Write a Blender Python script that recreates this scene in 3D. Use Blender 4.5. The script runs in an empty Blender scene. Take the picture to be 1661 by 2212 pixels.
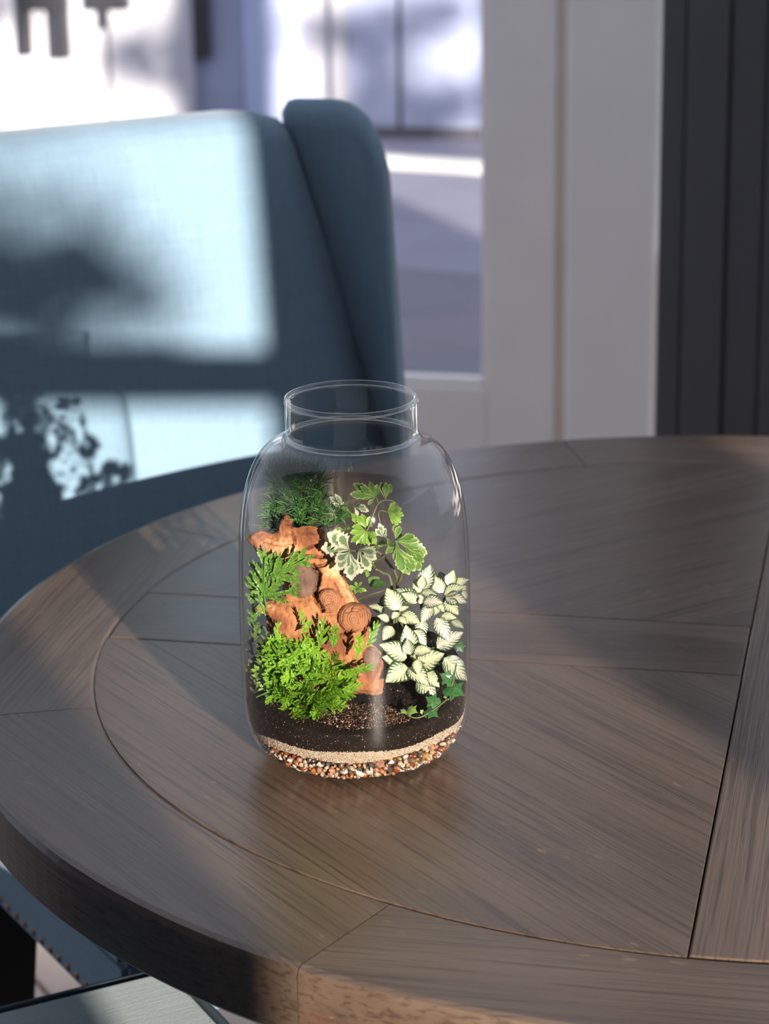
import bpy, bmesh, math, random
from mathutils import Vector, Matrix, noise, Quaternion
random.seed(7)
sc = bpy.context.scene
C = sc.collection
R = math.radians

# ------------------------------------------------------------------ camera
W, H, F = 1661, 2212, 5510.0
CAMZ, TABLE = 1.5047, 0.76
PITCH, ROLL = R(17.61), R(-0.80)
_f = Vector((0, math.cos(PITCH), -math.sin(PITCH)))
_u = Vector((0, math.sin(PITCH), math.cos(PITCH)))
_r = Vector((1, 0, 0))
CR = math.cos(ROLL) * _r + math.sin(ROLL) * _u
CU = -math.sin(ROLL) * _r + math.cos(ROLL) * _u
CAM = Vector((0, 0, CAMZ))
cd = bpy.data.cameras.new('camera')
cam = bpy.data.objects.new('camera', cd)
C.objects.link(cam)
cam.matrix_world = Matrix((
    (CR.x, CU.x, -_f.x, CAM.x), (CR.y, CU.y, -_f.y, CAM.y), (CR.z, CU.z, -_f.z, CAM.z), (0, 0, 0, 1)))
cd.sensor_fit = 'VERTICAL'
cd.sensor_height = 36.0
cd.sensor_width = 27.0
cd.lens = F / H * 36.0
cd.clip_start, cd.clip_end = 0.05, 100
cd.dof.use_dof = True
cd.dof.focus_distance = 1.79
cd.dof.aperture_fstop = 8.5
sc.camera = cam

# ------------------------------------------------------------------ light
AZ, EL = R(-21.5), R(9.9)                       # the way the sunlight travels
SUND = Vector((math.sin(AZ) * math.cos(EL), math.cos(AZ) * math.cos(EL), -math.sin(EL)))
sl = bpy.data.lights.new('sun', 'SUN')
sl.energy = 16.0
sl.color = (1.0, 0.90, 0.78)
sl.angle = R(0.53)
so = bpy.data.objects.new('sun', sl)
C.objects.link(so)
so.rotation_euler = SUND.to_track_quat('-Z', 'Y').to_euler()
so.location = (3, -8, 4)
world = bpy.data.worlds.new('sky')
sc.world = world
world.use_nodes = True
world.node_tree.nodes['Background'].inputs[0].default_value = (0.80, 0.86, 1.0, 1)
world.node_tree.nodes['Background'].inputs[1].default_value = 0.86
sc.view_settings.view_transform = 'Standard'
sc.view_settings.look = 'None'
sc.view_settings.exposure = 0.0
sc.view_settings.gamma = 1.0
sc.view_settings.use_curve_mapping = False
sc.cycles.use_denoising = True
sc.cycles.transparent_max_bounces = 40
sc.cycles.max_bounces = 8
sc.cycles.diffuse_bounces = 3
sc.cycles.glossy_bounces = 3
sc.cycles.use_adaptive_sampling = True
sc.cycles.adaptive_threshold = 0.03
sc.cycles.caustics_reflective = False
sc.cycles.sample_clamp_indirect = 6.0

# ------------------------------------------------------------------ pixel and building frames
def ray(u, v):
    return _f + CR * ((u - W / 2) / F) + CU * (-(v - H / 2) / F)
def at_y(u, v, y):
    r = ray(u, v)
    return CAM + r * (y / r.y)
def at_z(u, v, z):
    r = ray(u, v)
    return CAM + r * ((z - CAMZ) / r.z)
JX, JY, JZ = -0.0228, 1.762, TABLE              # the jar's axis on the table top
def jp(u, v, dy=0.0):
    return at_y(u, v, JY + dy)
PX = 1 / 2950.0
BA = R(-11.8)                                   # building and table run at this angle
BXV = Vector((math.cos(BA), math.sin(BA), 0))
BYV = Vector((-math.sin(BA), math.cos(BA), 0))
def bp(x, y, z):
    return BXV * x + BYV * y + Vector((0, 0, z))
def on_by(u, v, by):                            # ray onto the building plane b_y = by
    r = ray(u, v)
    return CAM + r * ((by - CAM.dot(BYV)) / r.dot(BYV))

# ------------------------------------------------------------------ helpers
def tag(o, label=None, cat=None, group=None, kind=None):
    if label: o['label'] = label
    if cat: o['category'] = cat
    if group: o['group'] = group
    if kind: o['kind'] = kind
    return o
def empty(name, loc=(0, 0, 0), rz=0.0):
    o = bpy.data.objects.new(name, None)
    o.empty_display_size = 0.05
    C.objects.link(o)
    o.location = loc
    o.rotation_euler = (0, 0, rz)
    return o
def link(name, me, parent=None, mats=None):
    o = bpy.data.objects.new(name, me)
    C.objects.link(o)
    if parent is not None: o.parent = parent
    if mats is not None:
        me.materials.clear()
        for m in (mats if isinstance(mats, (list, tuple)) else [mats]):
            me.materials.append(m)
    return o
def from_bm(name, bm, mats, parent=None, smooth=False):
    me = bpy.data.meshes.new(name)
    bm.to_mesh(me)
    bm.free()
    if smooth:
        for p in me.polygons: p.use_smooth = True
    return link(name, me, parent, mats)
def from_py(name, v, f, mats, parent=None, smooth=False, uv=None, mi=None):
    me = bpy.data.meshes.new(name)
    me.from_pydata([tuple(p) for p in v], [], f)
    if uv is not None:
        l = me.uv_layers.new(name='UVMap')
        for lp in me.loops: l.data[lp.index].uv = uv[lp.vertex_index]
    if smooth:
        for p in me.polygons: p.use_smooth = True
    if mi is not None:
        for p, m in zip(me.polygons, mi): p.material_index = m
    me.update()
    return link(name, me, parent, mats)
def bm_box(bm, x0, x1, y0, y1, z0, z1):
    vs = [bm.verts.new((x, y, z)) for z in (z0, z1) for y in (y0, y1) for x in (x0, x1)]
    for f in ((0, 2, 3, 1), (4, 5, 7, 6), (0, 1, 5, 4), (2, 6, 7, 3), (0, 4, 6, 2), (1, 3, 7, 5)):
        bm.faces.new([vs[i] for i in f])
    return vs
def box(name, dims, mats, parent=None, bevel=0.0, seg=2, smooth=False, loc=None, rz=0.0):
    bm = bmesh.new()
    bm_box(bm, *dims)
    if bevel:
        bmesh.ops.bevel(bm, geom=list(bm.edges), offset=bevel, segments=seg, profile=0.5, affect='EDGES')
    o = from_bm(name, bm, mats, parent, smooth)
    if loc is not None: o.location = loc
    o.rotation_euler = (0, 0, rz)
    return o
def bbox(name, x0, x1, y0, y1, z0, z1, mats, parent=None, bevel=0.0, **k):   # box in the building frame
    return box(name, (x0, x1, y0, y1, z0, z1), mats, parent, bevel, rz=BA, **k)
def spline(pts, n):
    pts = [Vector(p) for p in pts]
    out = []
    m = len(pts) - 1
    for i in range(n + 1):
        t = i / n * m
        k = min(int(t), m - 1)
        f = t - k
        p0, p1, p2, p3 = pts[max(k - 1, 0)], pts[k], pts[k + 1], pts[min(k + 2, m)]
        out.append(0.5 * ((2 * p1) + (p2 - p0) * f + (2 * p0 - 5 * p1 + 4 * p2 - p3) * f * f + (3 * p1 - p0 - 3 * p2 + p3) * f ** 3))
    return out
def tube_geo(path, rad, ns=6, v=None, f=None, close=False):
    v = [] if v is None else v
    f = [] if f is None else f
    b = len(v)
    n = len(path)
    if not hasattr(rad, '__len__'): rad = [rad] * n
    prev = None
    for i, p in enumerate(path):
        d = (path[min(i + 1, n - 1)] - path[max(i - 1, 0)])
        if close: d = path[(i + 1) % n] - path[i - 1]
        d = d.normalized() if d.length > 1e-9 else Vector((0, 0, 1))
        if prev is None:
            a = d.cross(Vector((0, 0, 1)))
            if a.length < 1e-3: a = d.cross(Vector((1, 0, 0)))
        else:
            a = prev - d * prev.dot(d)
        a.normalize()
        prev = a
        c = d.cross(a)
        for k in range(ns):
            t = 2 * math.pi * k / ns
            v.append(p + (a * math.cos(t) + c * math.sin(t)) * rad[i])
    for i in range(n if close else n - 1):
        for k in range(ns):
            i2 = (i + 1) % n
            f.append((b + i * ns + k, b + i * ns + (k + 1) % ns, b + i2 * ns + (k + 1) % ns, b + i2 * ns + k))
    if not close:
        f.append(tuple(b + k for k in range(ns))[::-1])
        f.append(tuple(b + (n - 1) * ns + k for k in range(ns)))
    return v, f
def tube(name, path, rad, mats, parent=None, ns=6, close=False):
    v, f = tube_geo([Vector(p) for p in path], rad, ns, close=close)
    return from_py(name, v, f, mats, parent, True)
def lathe(profile, seg=96):
    v, f = [], []
    n = len(profile)
    for s in range(seg):
        t = 2 * math.pi * s / seg
        for r, z in profile:
            v.append(Vector((r * math.cos(t), r * math.sin(t), z)))
    for s in range(seg):
        s2 = (s + 1) % seg
        for k in range(n - 1):
            f.append((s * n + k, s2 * n + k, s2 * n + k + 1, s * n + k + 1))
    return v, f

# ------------------------------------------------------------------ materials
class N:
    def __init__(s, name):
        s.m = bpy.data.materials.new(name)
        s.m.use_nodes = True
        s.t = s.m.node_tree
        s.b = s.t.nodes['Principled BSDF']
        s.o = s.t.nodes['Material Output']
    def n(s, typ, **k):
        x = s.t.nodes.new(typ)
        for a, b in k.items(): setattr(x, a, b)
        return x
    def l(s, a, b): s.t.links.new(a, b)
    def coord(s, kind='Object'): return s.n('ShaderNodeTexCoord').outputs[kind]
    def map(s, vec, scale=(1, 1, 1), loc=(0, 0, 0), rot=(0, 0, 0)):
        m = s.n('ShaderNodeMapping')
        s.l(vec, m.inputs[0])
        m.inputs[1].default_value, m.inputs[2].default_value, m.inputs[3].default_value = loc, rot, scale
        return m.outputs[0]
    def noise(s, vec, scale, detail=4, rough=0.55, dist=0.0):
        x = s.n('ShaderNodeTexNoise')
        if vec is not None: s.l(vec, x.inputs['Vector'])
        x.inputs['Scale'].default_value = scale
        x.inputs['Detail'].default_value = detail
        x.inputs['Roughness'].default_value = rough
        x.inputs['Distortion'].default_value = dist
        return x.outputs['Fac']
    def ramp(s, fac, stops, interp='LINEAR'):
        x = s.n('ShaderNodeValToRGB')
        x.color_ramp.interpolation = interp
        e = x.color_ramp.elements
        while len(e) < len(stops): e.new(0.5)
        for q, (p, c) in zip(e, stops):
            q.position = p
            q.color = (*c, 1) if len(c) == 3 else c
        s.l(fac, x.inputs[0])
        return x.outputs[0]
    def mix(s, fac, a, b, mode='MIX'):
        x = s.n('ShaderNodeMix', data_type='RGBA', blend_type=mode)
        for sock, val in ((x.inputs[0], fac), (x.inputs[6], a), (x.inputs[7], b)):
            if hasattr(val, 'links'): s.l(val, sock)
            elif hasattr(val, '__len__'): sock.default_value = (*val, 1)
            else: sock.default_value = val
        return x.outputs[2]
    def math(s, op, a, b=0.0, c=None):
        x = s.n('ShaderNodeMath', operation=op)
        for i, val in enumerate((a, b, c)):
            if val is None: continue
            if hasattr(val, 'links'): s.l(val, x.inputs[i])
            else: x.inputs[i].default_value = val
        return x.outputs[0]
    def bump(s, h, strength=0.3, dist=0.001):
        x = s.n('ShaderNodeBump')
        x.inputs['Strength'].default_value = strength
        x.inputs['Distance'].default_value = dist
        s.l(h, x.inputs['Height'])
        s.l(x.outputs[0], s.b.inputs['Normal'])
    def set(s, **k):
        names = dict(base='Base Color', rough='Roughness', spec='Specular IOR Level', metal='Metallic', coat='Coat Weight', coatr='Coat Roughness',
                     sss='Subsurface Weight', trans='Transmission Weight', ior='IOR', sheen='Sheen Weight')
        for a, val in k.items():
            i = s.b.inputs[names[a]]
            if hasattr(val, 'links'): s.l(val, i)
            elif hasattr(val, '__len__'): i.default_value = (*val, 1)
            else: i.default_value = val
        return s
    def out(s, shader): s.l(shader, s.o.inputs['Surface'])

def plain(name, base, rough=0.5, var=0.12, scale=8.0, **k):
    m = N(name)
    c = m.noise(m.coord(), scale, 4)
    d = tuple(x * (1 - var) for x in base)
    e = tuple(min(1, x * (1 + var)) for x in base)
    m.set(base=m.ramp(c, [(0.3, d), (0.7, e)]), rough=rough, **k)
    return m.m

def wood_material(name, tint=1.0, worn=False):
    m = N(name)
    co = m.coord()
    oi = m.n('ShaderNodeObjectInfo').outputs['Random']
    cb = m.n('ShaderNodeCombineXYZ')
    for i, k in enumerate((7.3, 3.1, 5.7)): m.l(m.math('MULTIPLY', oi, k), cb.inputs[i])
    va = m.n('ShaderNodeVectorMath', operation='ADD')
    m.l(co, va.inputs[0]); m.l(cb.outputs[0], va.inputs[1])
    vec = va.outputs[0]
    broad = m.noise(m.map(vec, (1.6, 13, 13)), 1.0, 5, 0.6, 0.6)
    fine = m.noise(m.map(vec, (7, 330, 330)), 1.0, 3, 0.6, 0.3)
    cloud = m.noise(vec, 5.0, 3, 0.5)
    t = tint
    col = m.ramp(broad, [(0.28, (0.062 * t, 0.040 * t, 0.027 * t)), (0.48, (0.100 * t, 0.065 * t, 0.044 * t)), (0.66, (0.130 * t, 0.088 * t, 0.061 * t)), (0.8, (0.135 * t, 0.060 * t, 0.037 * t))])
    col = m.mix(m.ramp(fine, [(0.36, (0.7, 0.7, 0.7)), (0.5, (0, 0, 0))]), col, (0.024, 0.012, 0.008))
    red = m.noise(m.map(vec, (2.2, 42, 42)), 1.0, 3, 0.6, 0.4)
    col = m.mix(m.ramp(red, [(0.60, (0, 0, 0)), (0.72, (0.45, 0.45, 0.45))]), col, (0.11, 0.042, 0.024))
    col = m.mix(m.math('MULTIPLY', cloud, 0.45), col, (0.078 * t, 0.056 * t, 0.042 * t))
    fleck = m.noise(m.map(vec, (55, 150, 150)), 1.0, 2, 0.5)
    patch = m.noise(m.map(vec, (9, 14, 14)), 1.0, 2, 0.5)
    fl = m.math('MULTIPLY', m.ramp(fleck, [(0.66, (0, 0, 0)), (0.72, (1, 1, 1))]), m.ramp(patch, [(0.50, (0, 0, 0)), (0.62, (1, 1, 1))]))
    col = m.mix(m.math('MULTIPLY', fl, 0.6), col, (0.20, 0.13, 0.08))
    m.set(base=col, rough=m.math('MULTIPLY_ADD', broad, 0.22, 0.19), spec=0.52)
    hgt = m.math('ADD', m.math('MULTIPLY', fine, 0.5), m.math('MULTIPLY', cloud, 0.9))
    m.bump(hgt, 0.35, 0.0016)
    return m.m

def worn_material(name, a, b, rough=0.6):
    m = N(name)
    c = m.noise(m.coord(), 300, 3)
    c2 = m.noise(m.coord(), 9, 3)
    m.set(base=m.mix(m.ramp(c2, [(0.35, (0, 0, 0)), (0.62, (1, 1, 1))]), m.mix(c, a, tuple(x * 0.6 for x in a)), b), rough=rough)
    m.bump(c, 0.5, 0.001)
    return m.m

def linen_material(name, base):
    m = N(name)
    co = m.coord()
    w1 = m.noise(m.map(co, (420, 420, 14)), 1, 2)
    w2 = m.noise(m.map(co, (420, 14, 14)), 1, 2)
    w3 = m.noise(m.map(co, (14, 14, 420)), 1, 2)
    h = m.math('ADD', m.math('ADD', w1, w2), w3)
    blot = m.noise(co, 30, 4)
    k = m.math('MULTIPLY_ADD', h, 0.55, -0.32)
    col = m.ramp(k, [(0.25, tuple(x * 0.86 for x in base)), (0.75, tuple(min(1, x * 1.14) for x in base))])
    col = m.mix(m.math('MULTIPLY', blot, 0.35), col, tuple(x * 0.85 for x in base))
    m.set(base=col, rough=0.85, spec=0.25, sheen=0.15)
    m.bump(h, 0.25, 0.001)
    return m.m

def glass_sheet(name, ior=1.45, tint=(0.985, 0.992, 0.99), rough=0.0):
    # thin-walled glass: light goes straight through, mirrored by the Fresnel share
    m = N(name)
    fr = m.n('ShaderNodeFresnel')
    ge = m.n('ShaderNodeNewGeometry')
    m.l(m.math('MULTIPLY_ADD', ge.outputs['Backfacing'], 1 / ior - ior, ior), fr.inputs['IOR'])
    tr = m.n('ShaderNodeBsdfTransparent'); tr.inputs[0].default_value = (*tint, 1)
    gl = m.n('ShaderNodeBsdfGlossy'); gl.inputs['Roughness'].default_value = rough
    gl.inputs[0].default_value = (1, 1, 1, 1)
    mx = m.n('ShaderNodeMixShader')
    m.l(fr.outputs[0], mx.inputs[0]); m.l(tr.outputs[0], mx.inputs[1]); m.l(gl.outputs[0], mx.inputs[2])
    m.out(mx.outputs[0])
    return m.m

def leaf_shader(m, col, rough=0.4, trans=0.35, spec=0.4, tcol=None):
    m.set(base=col, rough=rough, spec=spec)
    tl = m.n('ShaderNodeBsdfTranslucent')
    c = col if tcol is None else tcol
    if hasattr(c, 'links'): m.l(c, tl.inputs[0])
    else: tl.inputs[0].default_value = (*c, 1)
    mx = m.n('ShaderNodeMixShader')
    mx.inputs[0].default_value = trans
    m.l(m.b.outputs[0], mx.inputs[1]); m.l(tl.outputs[0], mx.inputs[2])
    m.out(mx.outputs[0])
    return m.m

def green_leaf(name, a, b, scale=60, rough=0.42, trans=0.35):
    m = N(name)
    oi = m.n('ShaderNodeObjectInfo').outputs['Random']
    k = m.math('ADD', m.math('MULTIPLY', m.noise(m.coord(), scale, 2), 0.6), m.math('MULTIPLY', oi, 0.4))
    col = m.ramp(k, [(0.25, a), (0.75, b)])
    return leaf_shader(m, col, rough, trans)

M = {}
M['wood'] = wood_material('stained dark wood', 0.95)
M['worn'] = worn_material('worn pale joint edge', (0.66, 0.50, 0.34), (0.44, 0.32, 0.21))
M['rimworn'] = worn_material('worn reddish table edge', (0.12, 0.062, 0.04), (0.15, 0.055, 0.026), 0.5)
M['gapdark'] = plain('dark joint filler', (0.012, 0.009, 0.008), 0.9)
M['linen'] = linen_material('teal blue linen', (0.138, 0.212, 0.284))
M['linenlit'] = linen_material('teal linen with painted sunlight', (0.30, 0.37, 0.385))  # copy of the teal linen for one seat, paled to paint in sunlight
M['piping'] = plain('dark piping cord', (0.03, 0.05, 0.065), 0.8)
M['ebony'] = plain('black brown chair leg', (0.012, 0.010, 0.010), 0.4)
M['brass'] = plain('antique nail metal', (0.22, 0.12, 0.07), 0.45, metal=0.8)
M['white'] = plain('white door paint', (0.84, 0.81, 0.79), 0.45, 0.03)
M['strip'] = plain('tan weather strip', (0.62, 0.53, 0.45), 0.6, 0.05)
M['darkwall'] = plain('charcoal wall paint', (0.085, 0.084, 0.094), 0.6, 0.06)
M['floor'] = plain('pinkish grey floor plank', (0.30, 0.245, 0.225), 0.5, 0.15, 5)
M['floorgap'] = plain('floor joint', (0.06, 0.05, 0.048), 0.8)
M['pave'] = plain('grey blue paving', (0.27, 0.265, 0.34), 0.75, 0.12, 2.5)
M['pavedark'] = plain('darker paving', (0.20, 0.195, 0.24), 0.8, 0.12, 3)
M['kerb'] = plain('pale kerb stone', (0.62, 0.62, 0.60), 0.7, 0.06)
M['facade'] = plain('pale facade boards', (0.56, 0.55, 0.60), 0.7, 0.05)
M['facadeblue'] = plain('blue grey facade boards', (0.40, 0.44, 0.60), 0.7, 0.06)
M['facadelight'] = plain('light blue pilaster', (0.50, 0.56, 0.80), 0.7, 0.05)
M['facadegap'] = plain('facade joint', (0.10, 0.095, 0.11), 0.9)
M['black'] = plain('black metal', (0.02, 0.021, 0.026), 0.5)
M['glass'] = glass_sheet('thin jar glass', 1.41, rough=0.028)
M['glassin'] = glass_sheet('inner jar glass face', 1.22, rough=0.02)
M['pane'] = glass_sheet('door pane glass', 1.30, (0.97, 0.98, 1.0))
M['roomwall'] = plain('warm white wall', (0.62, 0.60, 0.57), 0.7, 0.04)
M['neckglass'] = glass_sheet('neck glass', 1.6, (0.95, 0.965, 0.96), rough=0.01)
g = N('solid rim glass'); g.set(base=(0.97, 1.0, 0.985), rough=0.0, trans=1.0, ior=1.47); M['solidglass'] = g.m
m = N('dark potting soil')
cc = m.noise(m.coord(), 900, 3, 0.7); c3 = m.noise(m.coord(), 90, 3)
m.set(base=m.mix(m.ramp(c3, [(0.45, (0, 0, 0)), (0.7, (0.6, 0.6, 0.6))]), m.ramp(cc, [(0.35, (0.003, 0.002, 0.0017)), (0.6, (0.011, 0.007, 0.0055)), (0.75, (0.04, 0.024, 0.017))]), (0.008, 0.005, 0.0035)), rough=0.9, spec=0.1)
m.bump(cc, 0.8, 0.002); M['soil'] = m.m
m = N('beige sand')
cc = m.noise(m.coord(), 1300, 2, 0.7); c3 = m.noise(m.coord(), 120, 3)
m.set(base=m.mix(m.math('MULTIPLY', c3, 0.4), m.ramp(cc, [(0.3, (0.15, 0.10, 0.063)), (0.5, (0.28, 0.205, 0.145)), (0.72, (0.40, 0.32, 0.245))]), (0.23, 0.165, 0.11)), rough=0.8)
m.bump(cc, 0.9, 0.0015); M['sand'] = m.m
def island(name, stops, rough=0.5, spec=0.5):
    m = N(name)
    r = m.n('ShaderNodeNewGeometry').outputs['Random Per Island']
    m.set(base=m.ramp(r, stops, 'CONSTANT'), rough=rough, spec=spec)
    return m.m
M['crumbs'] = island('soil crumb colours', [(0, (0.003, 0.002, 0.0016)), (0.5, (0.007, 0.0045, 0.0034)), (0.78, (0.030, 0.014, 0.009)), (0.92, (0.085, 0.04, 0.024)), (0.98, (0.18, 0.13, 0.10))], 0.8, 0.15)
M['crumbslight'] = island('dry crumb colours', [(0, (0.02, 0.011, 0.008)), (0.3, (0.07, 0.032, 0.02)), (0.62, (0.13, 0.062, 0.036)), (0.85, (0.20, 0.11, 0.07)), (0.95, (0.30, 0.23, 0.18))], 0.8, 0.2)
M['grains'] = island('sand grain colours', [(0, (0.26, 0.19, 0.13)), (0.3, (0.35, 0.27, 0.195)), (0.6, (0.13, 0.09, 0.055)), (0.75, (0.31, 0.26, 0.21)), (0.95, (0.12, 0.05, 0.026))], 0.4)
M['gravelfill'] = island('deep gravel colours', [(0, (0.045, 0.026, 0.018)), (1.0, (0.05, 0.03, 0.02))], 0.4)

# ================================================================== THE SETTING
FRONT, REAR, FAC, GZ = 4.55, -1.2, 9.5, -0.12
fl = bbox('floor', -4.5, 6.5, REAR, FRONT, -0.05, -0.012, M['floorgap']); tag(fl, kind='structure')
pl_me = None
FA = R(-62)                                      # the boards run under the table at this angle
fd = Vector((math.cos(FA), math.sin(FA), 0)); fn = Vector((-fd.y, fd.x, 0))
for i in range(-6, 8):
    if pl_me is None:
        o = box('floor_plank', (-2.0, 2.0, -0.096, 0.096, -0.0119, 0.0), M['floor'], bevel=0.003, seg=1); pl_me = o.data
    else:
        o = link('floor_plank', pl_me)
    c = Vector((-0.447, 2.857, 0)) + fn * (0.0985 + i * 0.197) - fd * 0.4
    o.rotation_euler = (0, 0, FA); o.location = c
    o.parent = fl
    o.matrix_parent_inverse = Matrix.Rotation(BA, 4, 'Z').inverted()

# rear wall with its row of tall windows: only its shade and reflections reach the picture
def n_to_bx(n): return (n + 0.549 * -REAR) / 0.8355
wins = [(0.425, 0.902), (1.237, 1.58), (2.245, 2.91), (3.2, 3.95)]
WZ0, WZ1, MZ0, MZ1 = 0.80, 2.85, 1.572, 1.630
wr = tag(empty('wall_rear'), kind='structure')
xs = [-4.5]
for a, b in wins: xs += [n_to_bx(a), n_to_bx(b)]
xs.append(6.5)
for i in range(0, len(xs), 2):
    bbox('pier', xs[i], xs[i + 1], REAR - 0.06, REAR + 0.06, 0, 3.0, M['roomwall'], wr)
for i in range(1, len(xs) - 1, 2):
    a, b = xs[i], xs[i + 1]
    bbox('sill_wall', a, b, REAR - 0.06, REAR + 0.06, 0, WZ0, M['roomwall'], wr)
    bbox('lintel', a, b, REAR - 0.06, REAR + 0.06, WZ1, 3.0, M['roomwall'], wr)
    bbox('glazing_bar', a, b, REAR - 0.02, REAR + 0.02, MZ0, MZ1, M['white'], wr)

tag(bbox('added_ceiling', -4.5, 6.5, REAR, 1.3, 3.0, 3.05, M['roomwall']), kind='structure')  # partial ceiling out of view, added to dim sky reflections and fill

# front wall: glazed door, post and charcoal boarding
def fx(u, v=400, by=FRONT): return on_by(u, v, by).dot(BXV)
def fz(u, v, by=FRONT): return on_by(u, v, by).z
x_gl, x_st, x_gap, x_post, x_dark = fx(1052, 500), fx(1063, 500), fx(1201, 500), fx(1230, 500), fx(1421, 500)
zr = fz(1050, 838)
d1 = tag(empty('door_1'), kind='structure')
bbox('door_stile', x_gl, x_gap, FRONT, FRONT + 0.05, 0.01, 2.15, M['white'], d1, 0.004)
bbox('bottom_rail', -2.2, x_gl, FRONT, FRONT + 0.05, 0.01, zr, M['white'], d1, 0.004)
bbox('top_rail', -2.2, x_gl, FRONT, FRONT + 0.05, 2.03, 2.15, M['white'], d1, 0.004)
bbox('glazing_bead', x_gl - 0.012, x_gl, FRONT + 0.01, FRONT + 0.04, zr, 2.03, M['white'], d1, 0.004)
bbox('glazing_bead', -2.2, x_gl - 0.012, FRONT + 0.01, FRONT + 0.04, zr, zr + 0.014, M['white'], d1, 0.004)
bbox('pane', -2.2, x_gl - 0.01, FRONT + 0.023, FRONT + 0.027, zr, 2.03, M['pane'], d1)
t1 = bbox('trim_1', x_gap, x_post, FRONT + 0.002, FRONT + 0.06, 0, 2.15, M['strip'], None, 0.004); tag(t1, kind='structure')
t2 = bbox('trim_2', x_post, x_dark, FRONT - 0.05, FRONT + 0.08, 0, 2.15, M['white'], None, 0.006); tag(t2, kind='structure')
NEAR = 3.45                                     # a charcoal boarded wall end stands nearer than the door
wf = tag(empty('wall_side'), kind='structure')
nx0, nx1 = fx(1421, 500, NEAR), fx(1700, 500, NEAR)
bbox('backing', nx0, nx1, NEAR + 0.03, NEAR + 0.12, 0, 2.75, M['darkwall'], wf)
edges = [nx0, fx(1476, 500, NEAR), fx(1567, 500, NEAR), fx(1648, 500, NEAR), nx1]
for i in range(len(edges) - 1):
    bbox('board', edges[i] + 0.0008, edges[i + 1] - 0.0008, NEAR - (0.006 if i % 2 else 0), NEAR + 0.03, 0, 2.75, M['darkwall'], wf, 0.003)
wl = bbox('wall_front', x_dark, 6.5, FRONT, FRONT + 0.08, 0, 0.55, M['white']); tag(wl, kind='structure')
wl = bbox('wall_right', 6.5, 6.6, REAR, FRONT, 0, 2.75, M['darkwall']); tag(wl, kind='structure')

# outside beyond the door
pv = bbox('pavement', -6, 5, FRONT + 0.1, FAC + 1.2, GZ - 0.1, GZ - 0.015, M['pavedark']); tag(pv, kind='structure')
def gy(u, v, z=GZ): return at_z(u, v, z).dot(BYV)
rows = [FRONT + 0.1, gy(950, 658), gy(950, 430)]
for i, (a, b) in enumerate(((rows[0], rows[1] - 0.012), (rows[1], rows[2] - 0.006))):
    for k in range(3):
        bbox('paving_slab', -4.0 + k * 3.2, -4.0 + (k + 1) * 3.2 - 0.012, a, b, GZ - 0.015, GZ, M['pavedark' if i == 0 else 'pave'], pv, 0.003)
KH = GZ + 0.045
bbox('paving_slab', -4.0, 4.0, rows[2] + 0.055, FAC, GZ - 0.015, KH - 0.008, M['pave'], pv, 0.003)
bbox('kerb', -4.0, 4.0, rows[2], rows[2] + 0.05, GZ - 0.015, KH, M['kerb'], pv, 0.006)
fw = tag(empty('wall_facade'), kind='structure')
def fac(name, u0, u1, dy, mat, z0=KH - 0.006, z1=2.6, v=100):
    return bbox(name, on_by(u0, v, FAC + dy).dot(BXV), on_by(u1, v, FAC + dy).dot(BXV), FAC + dy, FAC + 0.2, z0, z1, mat, fw, 0.004)
bbox('backing', -4, 5, FAC + 0.2, FAC + 0.3, GZ, 2.6, M['facadegap'], fw)
fac('panel', -420, -62, 0.0, M['facade']); fac('panel', -58, 80, 0.0, M['facade']); fac('panel', 90, 228, 0.02, M['facade']); fac('panel', 237, 416, 0.0, M['facade'])
fac('panel', 416, 526, 0.06, M['facadeblue']); fac('pilaster', 526, 652, 0.0, M['facadelight'])
fac('panel', 652, 712, 0.05, M['facade']); fac('post', 714, 744, 0.0, M['facade']); fac('panel', 745, 856, 0.06, M['facadeblue'])
fac('panel', 866, 1075, 0.06, M['facadeblue']); fac('panel', 1079, 1400, 0.06, M['facadeblue'])
bbox('base_board', on_by(745, 340, FAC).dot(BXV), 2.5, FAC + 0.03, FAC + 0.06, KH - 0.006, KH + 0.03, M['facadegap'], fw)
# black iron frames fixed to the facade panels
def iron(label, name, dy, parts):
    e = empty(name, on_by(parts[0][1], 122, FAC + dy))
    tag(e, label, 'metal frame')
    bpy.context.view_layer.update()
    inv = e.matrix_world.inverted()
    for nm, a, b, v0, v1, mt in parts:
        xa, xb = on_by(a, v1, FAC + dy).dot(BXV), on_by(b, v1, FAC + dy).dot(BXV)
        o = bbox(nm, xa, xb, FAC + dy - 0.05, FAC + dy - 0.001, on_by(a, v1, FAC + dy).z, on_by(a, v0, FAC + dy).z, M[mt], None, 0.004)
        o.parent = e; o.matrix_parent_inverse = inv
iron('black metal frame with two short legs on the sunlit facade, top left', 'iron_stand', 0.0, [('crossbar', 44, 152, -60, 18, 'black'), ('leg', 50, 74, 18, 118, 'black'), ('leg', 122, 156, 18, 124, 'black')])
iron('small black metal box bracket beside the two legged frame on the facade', 'iron_bracket', 0.0, [('bracket_body', 196, 284, -60, 18, 'black'), ('bracket_arm', 228, 238, 18, 60, 'black')])
iron('dark upright metal bar at the edge of the sunlit facade panels', 'iron_bar', 0.055, [('bar', 418, 458, -60, 124, 'black'), ('bar_cap', 416, 460, -80, -60, 'black')])

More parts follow.
